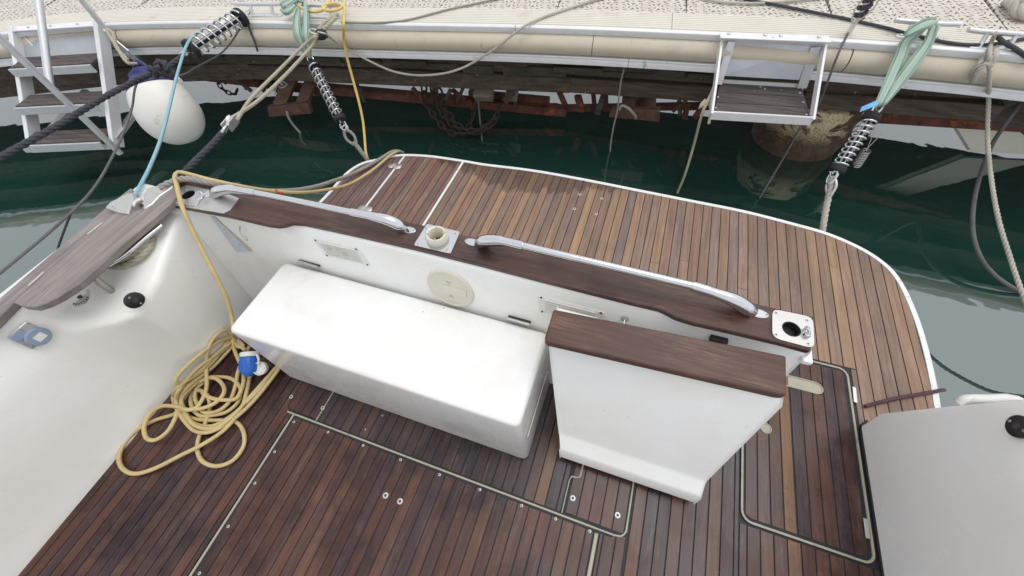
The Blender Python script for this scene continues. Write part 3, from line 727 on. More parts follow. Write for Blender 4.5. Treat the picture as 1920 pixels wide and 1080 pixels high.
# right holder
c = P(1484, 617, CZ+.004)
ho, q, cc = plate_with_hole('rod_holder', [(1447, 580), (1523, 596), (1526, 655), (1447, 634)], M['steel'], CZ, Vector((c.x, c.y, CZ)), .0255, rr=.022)
bore_shade(ho, c, .0255, CZ)
obj('bore_lining', MB().lathe([(.0252, -.019), (.0252, .0035), (.0225, .0045), (.0225, -.019)], (c.x, c.y, CZ), (0, 0, 1), 32, cap=False), M['rubber'], ho)
for u, v in ((1455, 587), (1513, 601), (1455, 628), (1515, 645)): p = P(u, v, CZ+.004); screw(ho, p, .0065)
p = P(1512, 622, CZ+.01)
obj('retaining_eye', MB().tube(circle(p+Vector((0, 0, .004)), .011, 16, (1, .3, .2)), .0045, 8, closed=True).lathe([(.009, -.008), (.009, .004), (.006, .008)], p+Vector((0, -.012, 0)), (0, 0, 1), 12), M['chrome'], ho)
# middle holder: square polished plate, ivory liner
c = P(820, 447, CZ+.004); n_ = (0, 0, 1)
ho, q, cc = plate_with_hole('rod_holder', [(801, 421), (863, 436), (845, 477), (776, 461)], M['chrome'], CZ, Vector((c.x, c.y, CZ)), .028, rr=.004)
bore_shade(ho, c, .028, CZ)
li = obj('liner_cup', MB().lathe([(.027, -.018), (.027, .006), (.040, .004), (.042, .012), (.041, .024), (.036, .032), (.030, .030), (.0265, .020), (.0245, -.018)], (c.x, c.y, CZ), (0, 0, 1), 40, cap=False), M['ivory'], ho, smooth=50)
for k in range(4):
    a = math.radians(20+90*k); obj('liner_slot', MB().obox((c.x+.031*math.cos(a), c.y+.031*math.sin(a), CZ+.031), (.006*math.cos(a), .006*math.sin(a), 0), (-.0012*math.sin(a), .0012*math.cos(a), 0), (0, 0, .003)), M['ivorydark'], ho)
for u, v in ((799, 428), (854, 438), (784, 458), (838, 469)): p = P(u, v, CZ+.004); screw(ho, p, .0065)
# left holder on its long stainless plate
c = P(354, 366, CZ+.004)
plate_with_hole('corner_plate', [(320, 384), (349, 348), (399, 357), (450, 371), (427, 402)], M['steel'], CZ, Vector((c.x, c.y, CZ)), .0275, t=.0025, rr=.003)
ho, q, cc = plate_with_hole('rod_holder', [(342, 350), (392, 358), (365, 388), (322, 381)], M['steel'], CZ+.003, Vector((c.x, c.y, CZ)), .027, rr=.018)
bore_shade(ho, c, .027, CZ)
obj('bore_lining', MB().lathe([(.0265, -.019), (.0265, .005), (.0245, .006), (.0245, -.019)], (c.x, c.y, CZ), (0, 0, 1), 32, cap=False), M['rubber'], ho)
a, b = P(391, 358, CZ+.012), P(366, 386, CZ+.012)
obj('bail_wire', MB().tube(spline([a, a.lerp(b, .5)+Vector((.004, 0, .01)), b], .008), .003, 8).tube(spline([P(365, 372, CZ+.02), P(368, 362, CZ+.03), P(376, 360, CZ+.03), P(380, 366, CZ+.02), P(376, 374, CZ+.015)], .006), .003, 8), M['chrome'], ho)
for u, v in ((350, 355), (384, 361), (360, 383)): p = P(u, v, CZ+.007); screw(ho, p, .006)
# handrails
def handrail(pts, base_l, base_r, rt=.0125):
    w = [P(u, v, z) for u, v, z in pts]
    rail = sub('handrail', MB().tube(spline(w[2:-2], .02), rt, 20), M['chrome'], smooth=60)
    def elbow(a):
        pa = spline(a, .008); L = len(pa)
        rs = [.0155 if k < L*.35 else .0155+.007*math.sin(min(1, (k/L-.35)/.5)*math.pi*.5)-.008*max(0, (k/L-.85)/.15) for k in range(L)]
        return MB().tube(pa, rs, 20)
    obj('end_fitting', elbow([w[3], w[2].lerp(w[3], .12), w[2], w[1], w[0]]), M['chrome'], rail, smooth=60)
    obj('end_fitting', elbow([w[-4], w[-3].lerp(w[-4], .12), w[-3], w[-2], w[-1]]), M['chrome'], rail, smooth=60)
    for (bu, bv), sg in ((base_l, -1), (base_r, 1)):
        b = P(bu, bv, CZ); d = (w[-1]-w[0]); d.z = 0; d.normalize(); s = Vector((-d.y, d.x, 0))
        base = [(b.x+d.x*  .031*math.cos(t)+s.x*.016*math.sin(t), b.y+d.y*.031*math.cos(t)+s.y*.016*math.sin(t)) for t in [2*math.pi*k/28 for k in range(28)]]
        obj('foot_plate', MB().prism(base, CZ-.001, CZ+.005), M['chrome'], rail, smooth=30, bevel=.002)
        q = b+d*(.024*sg)+Vector((0, 0, .0052)); screw(rail, q, .006)
handrail([(401, 366, CZ+.006), (408, 359, CZ+.034), (432, 354, CZ+.060), (480, 362, CZ+.067), (660, 398, CZ+.067), (690, 404, CZ+.066), (732, 415, CZ+.05), (759, 430, CZ+.010)], (394, 367), (766, 432))
handrail([(896, 458, CZ+.006), (908, 452, CZ+.034), (938, 451, CZ+.060), (981, 461, CZ+.067), (1298, 536, CZ+.067), (1325, 544, CZ+.066), (1378, 564, CZ+.048), (1412, 586, CZ+.010)], (886, 455), (1420, 588))

# --- seat box hinged on the transom
def box_secs():
    top = (-1.393, -.158, .306, .670); bot = (-1.325, -.136, .286, .640); out = []
    for f, ins in ((0, .0), (.02, -.003), (.92, 0), (.962, 0.0), (.975, .0015), (.988, .005), (.996, .010), (1.0, .016)):
        z = .010+f*(.402-.010); k = min(1, f/.962)
        x0 = bot[0]+(top[0]-bot[0])*k+ins; x1 = bot[1]+(top[1]-bot[1])*k-ins; y0 = bot[2]+(top[2]-bot[2])*k+ins; y1 = bot[3]+(top[3]-bot[3])*k-ins
        out.append([(x, y, z) for x, y in rrect(x0, x1, y0, y1, .024, 6)])
    return out
seat = sub('seat_locker', MB().loft(box_secs(), closed=True, caps=True), M['gelbox'], smooth=60, label='white moulded locker box hinged to the transom')
obj('mould_line', MB().ribbon([(-.1405, .33), (-.141, .60)], .002, .2, .203), M['gelcream'], seat)
for (a, b) in (((562, 490), (600, 502)), ((952, 597), (994, 609))):
    p, q = P(*a, .405), P(*b, .405)
    h = obj('hinge', MB().bar(p+Vector((0, .004, .006)), q+Vector((0, .004, .006)), .022, .005), M['black'], seat, bevel=.001)
    h2 = obj('hinge_barrel', MB().tube([p+Vector((0, -.006, .010)), q+Vector((0, -.006, .010))], .006, 10), M['steel'], seat)
# --- gate, swung open against the transom
def gate():
    # profile (y, z, xl, xr) down the front, then the back
    prof = [(.548, .628, -.124, .528), (.535, .612, -.124, .530), (.400, .150, -.036, .503), (.388, .135, -.034, .503), (.352, .120, -.020, .500), (.342, .108, -.018, .500), (.331, .045, -.008, .498), (.345, .036, -.002, .494), (.46, .036, .0, .53), (.60, .05, .0, .53), (.645, .30, -.06, .53), (.652, .628, -.130, .530)]
    secs = []
    for f in (0, .02, .98, 1.0):
        ins = .012 if f in (0, 1.0) else 0.
        cy = sum(p[0] for p in prof)/len(prof)
        s = []
        for y, z, xl, xr in prof:
            yy = y+(cy-y)*ins*1.2; x = xl+(xr-xl)*f; s.append((x, yy, z))
        secs.append(s)
    return MB().loft(secs, closed=True, caps=True)
g = sub('transom_gate', gate(), M['gelgate'], smooth=40, bevel=.006, label='white transom gate swung open, topped with teak')
gc = [P(u, v, CZ+.004) for u, v in [(1038, 579), (1475, 667), (1476, 741), (1460, 740), (1024, 641), (1021, 634)]]
obj('teak_cap', MB().prism([(p.x, p.y) for p in gc], CZ-.026, CZ+.004), M['gatecap'], g, smooth=30, bevel=.006)
# --- left coaming with the moulded corner block
def csec(y):
    def lin(a, b, t): return max(0., min(1., (t-a)/(b-a)))
    def soft(a, b, t):
        t = lin(a, b, t); return t*.7+.3*t*t*(3-2*t)
    up = lin(.18, .64, y); ze = .468+.135*up; zp = ze+.040-.012*up
    A = [(-1.832, -.02), (-1.832, .004), (-1.842, .03), (-1.868, .20), (-1.898, .38), (-1.907, .43), (-1.915, .47), (-1.925, .50), (-1.935, .53), (-1.945, .56), (-1.955, .60), (-1.96, .64)]
    B = [(-1.716, -.02), (-1.716, .004), (-1.716, .03), (-1.714, .22), (-1.716, ze-.035), (-1.719, ze-.018), (-1.728, ze-.005), (-1.744, ze+.003), (-1.86, zp-.006), (-1.945, zp), (-1.960, zp+.012), (-1.965, .64)]
    dx = -.080*lin(.38, .66, y)
    out = []
    for j, (a, b) in enumerate(zip(A, B)):
        f = j/len(A); k = soft(.05+.035*f, .275-.10*f, y)
        out.append((a[0]*(1-k)+b[0]*k+(dx if j < 8 else 0), y, a[1]*(1-k)+b[1]*k))
    return out
ys = [-1.7, -1.2, -.8, -.4, -.1, .0, .03]+[.045+.012*k for k in range(22)]+[.32, .38, .44, .50, .56, .60, .64, .67, .70, .74]
co = sub('coaming', MB().loft([csec(y)+[(-2.075, y, .64), (-2.10, y, .60), (-2.12, y, -.2), (-2.12, y, -.5)] for y in ys], caps=False), M['gelcream'], smooth=70)
# fittings on it
def face_pt(u, v, x): return PX(u, v, x)
def disc(name, p, nrm, r, t, mat, parent=None, prof=None): return obj(name, MB().lathe(prof or [(.001, -.004), (r, -.004), (r, t*.6), (r*.9, t), (.001, t)], p, nrm, 32), mat, parent or yacht)
p = PX(252, 563, -1.7145); nn = Vector((1, -.05, .13)).normalized()
sk = disc('round_socket', p, nn, .032, .006, M['black'])
obj('socket_bore', MB().lathe([(.009, 0), (.009, .0012), (.001, .0012)], p+nn*.006, nn, 16), M['screwhole'], sk)
for a in (50, 230):
    e1 = nn.orthogonal().normalized(); e2 = nn.cross(e1); screw(sk, p+nn*.0062+(e1*math.cos(math.radians(a))+e2*math.sin(math.radians(a)))*.022, .005, nn)
p = P(151, 557, .520); nn = Vector((.20, -.15, 1)).normalized()
fc = disc('fuel_cap', p, nn, .042, .005, M['steel'], prof=[(.001, -.004), (.042, -.004), (.042, .003), (.036, .006), (.028, .006), (.026, .003), (.001, .003)])
obj('key_socket', MB().lathe([(.009, .003), (.009, .007), (.006, .008)], p, nn, 6), M['screwhole'], fc)
# FUEL-style rim lettering is too worn to read: shallow dashes on the rim
for k in range(9):
    a = math.radians(200+k*16); e1 = nn.orthogonal().normalized(); e2 = nn.cross(e1)
    q = p+nn*.0062+(e1*math.cos(a)+e2*math.sin(a))*.0325; d = (e1*math.cos(a)+e2*math.sin(a)); tt = nn.cross(d)
    obj('rim_mark', MB().obox(q, d*.0035, tt*.002, nn*.0004), M['screwhole'], fc)
a, b = P(166, 514, .648), P(213, 548, .515)
sub('stay_tube', MB().tube([a, b], .0115, 16), M['darksteel'])
# blue shore power inlet
p = PX(57, 632, -1.925); nn = Vector((1, 0, .18)).normalized(); e1 = Vector((0, 1, 0)); e2 = nn.cross(e1)
si = sub('power_inlet', MB().obox(p+e1*.004+e2*.006, e1*.036, e2*.040, nn*.004), M['steel'], bevel=.003)
obj('inlet_cover', MB().lathe([(.001, .0), (.034, .0), (.034, .012), (.030, .017), (.001, .017)], p+e1*.010-e2*.010+nn*.004, nn, 28), M['greyblue'], si)
obj('cover_lug', MB().obox(p-e1*.010+e2*.030+nn*.008, e1*.020, e2*.016, nn*.005), M['greyblue'], si, bevel=.003)
obj('worn_label', MB().obox(p+e1*.012-e2*.012+nn*.0212, e1*.014, e2*.013, nn*.0004), M['whiteplastic'], si)
for a, b in ((-.028, .036), (.032, .038), (-.028, -.024)): screw(si, p+e1*(a+.004)+e2*(b+.0)+nn*.0045, .005, nn)
# teak rail along the gunwale and the hinged board over the cleat
GZ = .655
strip_out = [(-40, 594), (0, 558), (120, 455), (215, 375), (245, 352)]
strip_in = [(262, 378), (217, 402), (120, 480), (25, 567), (0, 592), (-40, 632)]
q = px_poly(strip_out+strip_in, GZ)
sub('teak_rail', MB().prism(q, GZ-.03, GZ), M['greyboard'], smooth=30, bevel=.004)
bd = [(25, 567), (40, 574), (63, 576), (86, 569), (110, 557), (150, 531), (187, 498), (233, 456), (283, 414), (320, 382), (334, 364), (331, 349), (322, 347), (310, 357), (280, 384), (262, 393), (247, 397), (217, 399), (120, 480)]
q = px_poly(bd, GZ+.012)
sub('hinged_board', MB().prism(q, GZ-.014, GZ+.012), M['greyboard'], smooth=30, bevel=.003)
for (u0, v0, u1, v1) in ((53, 536, 83, 509), (164, 439, 192, 417)):
    a, b = P(u0, v0, GZ+.0135), P(u1, v1, GZ+.0135); sub('board_hinge', MB().bar(a, b, .008, .003), M['steel'], bevel=.001)
# fairleads
def fairlead(pts, z, z0):
    q = px_poly(pts, z); f = sub('fairlead', MB().prism(q, z0, z), M['steel'], smooth=30, bevel=.006, seg=3); return f
f1 = fairlead([(196, 389), (205, 379), (240, 361), (248, 361), (250, 370), (240, 400), (222, 398)], GZ+.022, GZ-.03)
for u, v in ((211, 387), (216, 390)): screw(f1, P(u, v, GZ+.0225), .005)
f2 = fairlead([(268, 392), (268, 365), (276, 352), (312, 343), (329, 342), (322, 352), (300, 366), (285, 382)], GZ+.018, GZ-.03)
for u, v in ((293, 363), (312, 349)): screw(f2, P(u, v, GZ+.0185), .005)
sub('fairlead_lip', MB().tube(spline([P(249, 392, GZ+.0), P(254, 380, GZ+.01), P(266, 374, GZ+.01)], .01), .012, 10), M['steel'])
# cleat below the board
cl = sub('mooring_cleat', MB().tube(spline([P(203, 497, .612), P(236, 476, .622), P(272, 447, .624), P(303, 423, .622)], .01), [.006]+[.010]*200 if False else .010, 12), M['chrome'])
for u, v in ((240, 482), (278, 450)): obj('cleat_foot', MB().lathe([(.022, 0), (.016, .03), (.012, .08)], P(u, v, .545), (0, 0, 1), 14), M['chrome'], cl)
# --- right coaming
def rsec(f):
    return f
RC = MB()
def rpt(y, z, x): return (x, y, z)
secs = []
zs = [-.03, .03, .12, .30, .50, .68, .70]
xsR = [1.123, 1.123, 1.117, 1.123, 1.133, 1.145, 1.16]
for z, x in zip(zs, xsR):
    ye = .862-.105*max(0, (z-.1))/.5 - (.014 if z < .05 else 0)
    secs.append([(x, -1.7, z), (x, -.5, z), (x, .2, z), (x, .55, z), (x, ye-.035, z), (x+.001, ye-.018, z), (x+.005, ye-.008, z), (x+.014, ye-.002, z), (x+.03, ye+.001, z), (1.47, ye+.06, z)])
RC.loft(secs)
sub('coaming', RC, M['gel'], smooth=60)
sub('coaming_top', MB().prism([(1.16, -1.7), (1.16, .66), (1.20, .70), (1.47, .75), (1.50, -1.7)], .69, .705), M['gel'], smooth=0)
sub('deck_seal', MB().ribbon([(1.121, -1.5), (1.120, .80), (1.126, .842), (1.15, .866)], .007, -.01, .007), M['rubber'], smooth=30)
p = PX(1911, 800, 1.130); nn = Vector((-1, 0, .08)).normalized()
sk = disc('round_socket', p, nn, .030, .006, M['black'])
e1 = nn.orthogonal().normalized(); e2 = nn.cross(e1)
obj('socket_bore', MB().lathe([(.009, 0), (.009, .0012), (.001, .0012)], p+nn*.006, nn, 16), M['screwhole'], sk)
for a in (80, 260): screw(sk, p+nn*.0062+(e1*math.cos(math.radians(a))+e2*math.sin(math.radians(a)))*.020, .005, nn)
# hull sides below the deck
hull = MB()
hull.prism([(-2.05, -2.5), (1.52, -2.5), (1.46, .78), (-1.93, .78)], -.9, -.08)
sub('hull', hull, M['gel'], smooth=0)
a = P(1800, 752, -.12); 
e_ = P(1905, 749, -.05)
sub('hull_fender_rail', MB().tube(spline([P(1795, 755, -.07), P(1808, 748, -.05), P(1850, 747, -.05), e_, e_+Vector((.07, -.06, 0)), e_+Vector((.09, -.25, 0)), e_+Vector((.09, -1.2, 0))], .03), .018, 12), M['whiteplastic'])
# ------------------------------------------------------------------ the dock
dock = thing('dock', 'cream dock with patterned tiles, ribbed edge and padded bumper behind the yacht', 'dock', (-1, 3.4, DOCKZ))
def strip_along(prof, x0, x1, step=.06, closed=True):
    n = max(2, int((x1-x0)/step)); secs = []
    for i in range(n+1):
        x = x0+(x1-x0)*i/n; p, t, nn = dock_frame(x); secs.append([(p.x+nn.x*o, p.y+nn.y*o, z) for o, z in prof])
    return MB().loft(secs, closed=closed, caps=closed, flip=True)
ribs = [(-.262, .56), (-.262, .598)]
for k in range(9):
    o = -.258+k*.0262; ribs += [(o, .602), (o+.020, .602), (o+.0215, .5975), (o+.0245, .5975)]
ribs += [(-.016, .602), (-.012, .598), (-.012, .56)]
cuts = [-7.5, -2.6, .02, 1.35, 4.2]
for a, b in zip(cuts[:-1], cuts[1:]): obj('ribbed_edge', strip_along(ribs, a, b-.003), M['ribbed'], dock, smooth=30)
trim = [(-.008, .56), (-.008, .603), (-.002, .606), (.012, .604), (.020, .596), (.021, .570), (.016, .563)]
for a, b in zip([-7.5, -.95, 1.32], [-.954, 1.316, 4.2]): obj('edge_trim', strip_along(trim, a, b), M['whitealu'], dock, smooth=40)
bump_p = [(.0, .562)]+[(.012+.045*math.sin(math.pi*k/10)**.7, .562-.125*k/10) for k in range(11)]+[(.0, .437)]
for a, b in zip([-7.5, -4.02, -.443, 1.02, 1.24], [-4.03, -.447, 1.012, 1.232, 4.2]): obj('bumper', strip_along(bump_p, a, b), M['vinyl'], dock, smooth=50)
low = [(-.01, .437), (.030, .436), (.034, .430), (.028, .418), (.040, .412), (.042, .392), (.034, .386), (-.01, .386)]
for a, b in zip([-7.5, -.2], [-.203, 4.2]): obj('lower_trim', strip_along(low, a, b), M['whitealu'], dock, smooth=40)
obj('deck_frame', strip_along([(-.014, .384), (-.014, .555), (-1.80, .555), (-1.80, .37)], -7.5, 4.2, .15), M['timber'], dock, smooth=0)
# deck tiles
TS = .83
def tiles():
    # walk along the dock edge by arc length
    p0 = dock_frame(-.7204, -.262)[0]
    for row in range(2):
        for direction in (1, -1):
            x = -.7204+(0 if row == 0 else .28)
            for k in range(8):
                fa = dock_frame(x, -.262-row*(TS*.93))
                dx = TS*fa[1].x
                x2 = x+direction*dx
                a = fa[0]; b = dock_frame(x2, -.262-row*(TS*.93))[0]
                if direction < 0: a, b = b, a
                t = (b-a).normalized(); nn = Vector((-t.y, t.x, 0)); L = (b-a).length
                m = MB().obox((L/2, TS*.93/2, -.012), (L/2-.002, 0, 0), (0, TS*.93/2-.002, 0), (0, 0, .012))
                o = obj('tile', m, M['tile'], dock, smooth=0)
                o.location = Vector((a.x, a.y, DOCKZ+.001))-dock.location; o.rotation_euler = (0, 0, math.atan2(t.y, t.x))
                x = x2
tiles()
# cleats
def cleat(u, v, L=.36, ang=0.0, du=0):
    c = P(u, v, .665); _, t, nn = dock_frame(c.x)
    d = (t*math.cos(ang)+nn*math.sin(ang))
    m = MB().tube(spline([c-d*L/2+Vector((0, 0, .004)), c-d*L*.3, c, c+d*L*.3, c+d*L/2+Vector((0, 0, .004))], .02), [.009]+[.0135]*30 if False else .0125, 12)
    k = obj('cleat', m, M['alu'], dock, smooth=60)
    for s in (-1, 1):
        b = c+d*(L*.20*s); f = Vector((b.x, b.y, .604))
        obj('cleat_post', MB().tube([Vector((b.x, b.y, .663))-d*.0*s, f+nn*.03*s*0+nn*.028], .011, 10), M['alu'], k)
    p = c.copy(); p.z = .605
    obj('cleat_base', MB().obox(p+nn*.030, t*(L*.36), nn*.022, Vector((0, 0, .005))), M['alu'], k, bevel=.004)
    for s in (-1, 1): obj('bolt', MB().lathe([(.008, 0), (.008, .005), (.005, .007)], p+nn*.030+t*(L*.29*s)+Vector((0, 0, .005)), (0, 0, 1), 8), M['steel'], k)
    return c
cleat(488, 8, .42); cleat(598, 10, .42); cleat(1737, 43, .30); cleat(1880, 62, .30)
# ------------------------------------------------------------------ the old timber frame under the dock
jet = thing('jetty_frame', 'dark old timber and rusty steel frame under the dock', 'jetty', (-1, 3.2, WATER))
def jb(name, a, b, w, h, mat, **k): return obj(name, MB().bar(a, b, w, h), mat, jet, smooth=0, bevel=.006, seg=1)
jb('beam', (-6.2, 1.70, .17), (-3.3, 2.53, .165), .14, .13, M['timber'])
jb('beam', (-3.5, 2.50, .16), (-.62, 2.96, .135), .14, .12, M['timber'])
jb('beam', (-.75, 2.955, .13), (1.10, 3.09, .155), .14, .11, M['timber'])
jb('beam', PD(1505, 178, -.20), PD(1868, 204, -.14), .13, .10, M['timber'])
for (u0, v0, u1, v1, o, mat) in [(445, 106, 540, 118, -.10, 'mossy'), (560, 108, 640, 122, -.12, 'mossy'), (655, 112, 715, 126, -.12, 'mossy'), (735, 114, 800, 130, -.10, 'mossy'), (806, 117, 862, 140, -.13, 'mossy'), (868, 120, 924, 147, -.13, 'mossy'), (946, 121, 988, 152, -.14, 'mossy'), (990, 123, 1058, 153, -.12, 'mossy'), (1037, 130, 1128, 142, -.06, 'mossy'), (1121, 134, 1165, 152, -.13, 'mossy'), (1173, 138, 1219, 153, -.13, 'mossy'), (1230, 136, 1280, 148, -.08, 'mossy'), (1290, 140, 1330, 155, -.12, 'mossy'), (330, 102, 420, 114, -.10, 'mossy')]:
    a = PD(u0, v0, o); b = PD(u1, v1, o); _, t, nn = dock_frame((a.x+b.x)/2)
    z0, z1 = min(a.z, b.z), max(a.z, b.z)
    c = (a+b)/2; h = max(.02, (z1-z0)/2*.62)
    obj('board', MB().obox(Vector((c.x, c.y, (z0+z1)/2+.01))-nn*.25, t*((b-a).length/2), nn*.25, Vector((0, 0, h))), M[mat], jet, smooth=0, bevel=.005, seg=1)
obj('filler_board', strip_along([(-.145, .23), (-.145, .383), (-.17, .383), (-.17, .23)], -7.4, 4.0, .3), M['timber'], jet, smooth=0)  # added dark board, blocks bright sky reflections showing between the boards
obj('filler_board', strip_along([(-.30, .02), (-.30, .30), (-.36, .30), (-.36, .02)], -7.4, -3.75, .3), M['timber'], jet, smooth=0)
obj('filler_board', strip_along([(-.30, .08), (-.30, .37), (-.36, .37), (-.36, .08)], 1.45, 4.1, .3), M['timber'], jet, smooth=0)
jb('rusty_beam', PD(150, 112, -.42), PD(620, 172, -.42), .07, .07, M['rust'])
jb('rusty_beam', PD(600, 165, -.40), PD(1062, 208, -.40), .09, .07, M['rust'])
jb('rusty_beam', PD(1030, 203, -.42), PD(1420, 197, -.42), .05, .05, M['rust'])
jb('rusty_beam', PD(1560, 205, -.42), PD(1990, 228, -.36), .10, .12, M['rust'])
jb('rusty_beam', PD(880, 182, -.44), PD(1030, 196, -.44), .05, .13, M['rust'])
for (u, v, u2, v2) in ((1112, 172, 1116, 210), (1136, 170, 1137, 208)): jb('rusty_post', PD(u, v, -.40), PD(u2, v2, -.40), .035, .035, M['rust'])
jb('cross_timber', PD(905, 170, -.28), PD(905, 186, -.28)+Vector((0, .05, 0)), .16, .10, M['plainend'])
jb('cross_timber', PD(958, 172, -.30), PD(958, 186, -.30)+Vector((0, .05, 0)), .09, .10, M['plainend'])
for x in (-6.5, -3.3, -.2, 2.6):                         # far-side posts and bearers
    f = dock_frame(x, -1.65)[0]; jb('post', (f.x, f.y, -3.5), (f.x, f.y, .38), .16, .16, M['timber'])
# rotten ends and flaking steel hanging below the beams
rb = random.Random(12)
for k in range(26):
    u = 420+rb.random()*900; v = 150+(u-420)*.055+rb.uniform(-4, 10); o = rb.uniform(-.34, -.22)
    a = PD(u, v, o); b = a+Vector((rb.uniform(-.10, .10), rb.uniform(-.03, .03), -rb.uniform(.03, .11)))
    obj('rotten_end', MB().bar(a+Vector((0, 0, .05)), b, rb.uniform(.015, .06), rb.uniform(.012, .03), up=(.2, 1, 0)), M['rust' if rb.random() < .6 else 'timber'], jet, smooth=0)
# brackets
def bracket(px, o, struts, label):
    t_ = thing('pile_bracket', label, 'bracket', PD(*px[3], o), 'rusty plates hanging below the dock')
    q = [PD(u, v, o) for u, v in px]
    _, t, nn = dock_frame(q[0].x)
    m = MB(); m.add([p for p in q]+[p-nn*.05 for p in q], [(3, 2, 1, 0), (4, 5, 6, 7), (0, 1, 5, 4), (1, 2, 6, 5), (2, 3, 7, 6), (3, 0, 4, 7)])
    o1 = obj('plate', m, M['rustplate'], t_, smooth=0, bevel=.004); o1.data.validate()
    for (u0, v0, u1, v1, w) in struts: obj('strut', MB().bar(PD(u0, v0, o-.20), PD(u1, v1, o-.03), w, .05, up=(0, 1, 0)), M['rustplate' if w > .08 else 'rust'], t_, smooth=0, bevel=.004)
    return t_
bracket([(501, 201), (577, 193), (584, 213), (504, 220)], -.06, [(548, 142, 524, 200, .10), (585, 150, 566, 196, .09)], 'rusty plate on two leaning struts below the middle spring')
bracket([(1150, 205), (1238, 206), (1236, 229), (1141, 220)], -.10, [(1182, 178, 1178, 208, .11), (1212, 178, 1212, 208, .14)], 'rusty plate on upright struts left of the aluminium step')
# pile
pc_ = Vector((1.158, 3.325, 0))
pr_ = []
rng = random.Random(4)
for k in range(26):
    z = -2.2+k*(.085+2.2)/25; r = .312+.007*rng.uniform(-1, 1)
    if -.22 < z < -.10: r += .018
    pr_.append((r, z))
pm = MB().lathe(pr_+[(.28, .095), (.02, .10)], pc_, (0, 0, 1), 48)
obj('mooring_pile', pm, M['pile'], label='thick rusty pile with flaking paint standing in the water under the dock', cat='pile', smooth=60)
# pale panel leaning in the water at the right
wpn = thing('pale_panel', 'pale cream panel slanting into the water under the dock at right', 'panel', P(1850, 270, -.2))
q = [P(1772, 205, .06), P(1850, 196, .10), P(1960, 285, -.27), P(1818, 279, -.27)]
nq = (q[1]-q[0]).cross(q[3]-q[0]).normalized()
if nq.z < 0: nq = -nq
m = MB(); m.add(q+[p-nq*.03 for p in q], [(0, 1, 2, 3), (7, 6, 5, 4), (0, 4, 5, 1), (1, 5, 6, 2), (2, 6, 7, 3), (3, 7, 4, 0)])
obj('sheet', m, M['fade'], wpn, smooth=0, bevel=.003)
obj('edge_bead', MB().tube([q[0]+nq*.004, q[3]+nq*.004], .014, 8), M['fade'], wpn)
obj('edge_bead', MB().tube([q[1]+nq*.004, q[2]+nq*.004], .010, 8), M['timber'], wpn)

# ------------------------------------------------------------------ boarding ladder at the left
lad = thing('boarding_ladder', 'white aluminium ladder with three dark slatted treads and handrail', 'ladder', (-4.3, 1.4, 0))
LT = Vector((.655, .215, 0)).normalized(); LN = Vector((LT.y, -LT.x, 0))       # along the dock, outboard
L0 = Vector((-4.745, 1.885, .60)); LWD = .69
DS = Vector((0, 0, -.18))+LN*.215
def lp_(a, k, o=0, dz=0): return L0+LT*a+DS*k+LN*o+Vector((0, 0, dz))
for a in (0, LWD):
    s_ = MB().bar(lp_(a, -.05, .0, .0), lp_(a, 3.12, .0, -.02), .035, .085, up=LN)
    obj('stringer', s_, M['whitealu'], lad, smooth=30, bevel=.003)
for k in (1, 2, 3):
    c = lp_(LWD/2, k, 0, .03)
    tr_ = obj('tread', MB().obox(c, LT*(LWD/2-.02), LN*.085, Vector((0, 0, .008))), M['black'], lad, smooth=0, bevel=.002)
    for j in range(3):
        obj('slat', MB().obox(c+LN*(-.056+.056*j)+Vector((0, 0, .012)), LT*(LWD/2-.022), LN*.0255, Vector((0, 0, .006))), M['steptread'], tr_, smooth=0, bevel=.002)
        for sg in (-1, 1): pass
    obj('tread_rail', MB().obox(c+LN*.096+Vector((0, 0, -.015)), LT*(LWD/2-.018), LN*.008, Vector((0, 0, .028))), M['alu'], lad, smooth=0, bevel=.002)
obj('top_plate', MB().obox(lp_(LWD/2, 0, .0, .012), LT*(LWD/2+.02), LN*.045, Vector((0, 0, .004))), M['whitealu'], lad, smooth=0, bevel=.002)
for a in (.12, .30, .52): obj('bolt', MB().lathe([(.009, 0), (.009, .006), (.006, .008)], lp_(a, 0, .0, .016), (0, 0, 1), 8), M['steel'], lad)
obj('back_plate', MB().obox(lp_(LWD/2, .35, .035, -.06), LT*(LWD/2-.02), (DS.normalized())*.11, (LT.cross(DS.normalized()))*.003), M['aluplate'], lad, smooth=0)
for a in (.02, LWD-.02): obj('gusset', MB().bar(lp_(a, .1, -.02, 0), lp_(a+(.1 if a < .3 else .16), .9, -.10, 0), .006, .05), M['alu'], lad, smooth=0)
obj('brace', MB().bar(lp_(LWD+.02, .25, -.02, -.02), lp_(LWD+.05, 1.5, -.35, .0), .03, .06, up=LT), M['alu'], lad, smooth=0, bevel=.002)
obj('brace', MB().bar(lp_(LWD, 3.0, 0, 0), lp_(LWD+.03, 2.6, -.55, .0), .03, .06, up=LT), M['alu'], lad, smooth=0, bevel=.002)
obj('brace', MB().bar(lp_(0, 3.0, 0, -.03), lp_(.1, 2.6, -.55, .0), .03, .06, up=LT), M['alu'], lad, smooth=0, bevel=.002)
obj('bottom_rail', MB().bar(lp_(-.01, 3.08, .03, -.01), lp_(LWD+.02, 3.08, .03, -.01), .012, .05), M['whitealu'], lad, smooth=0, bevel=.002)
pb = P(226, 288, .03)
def height_on_post(b, u, v):               # height at which a plumb post over b meets a sight line
    best = None
    for k in range(0, 1000):
        z = b.z+k*.0015
        r = Vector((b.x, b.y, z-H)); cz = r.dot(EZ)
        if cz <= 0.02: break
        uu = 960+F*r.dot(EX)/cz; vv = 540+F*r.dot(EY)/cz; e = (uu-u)**2+(vv-v)**2
        if best is None or e < best[0]: best = (e, z)
    return best[1]
zj = height_on_post(pb, 103, 152)
pbt = P(196, 52, .60)
zt = height_on_post(pbt, 140, 0)
up_ = Vector((pb.x, pb.y, zj)); dr_ = -DS.normalized()
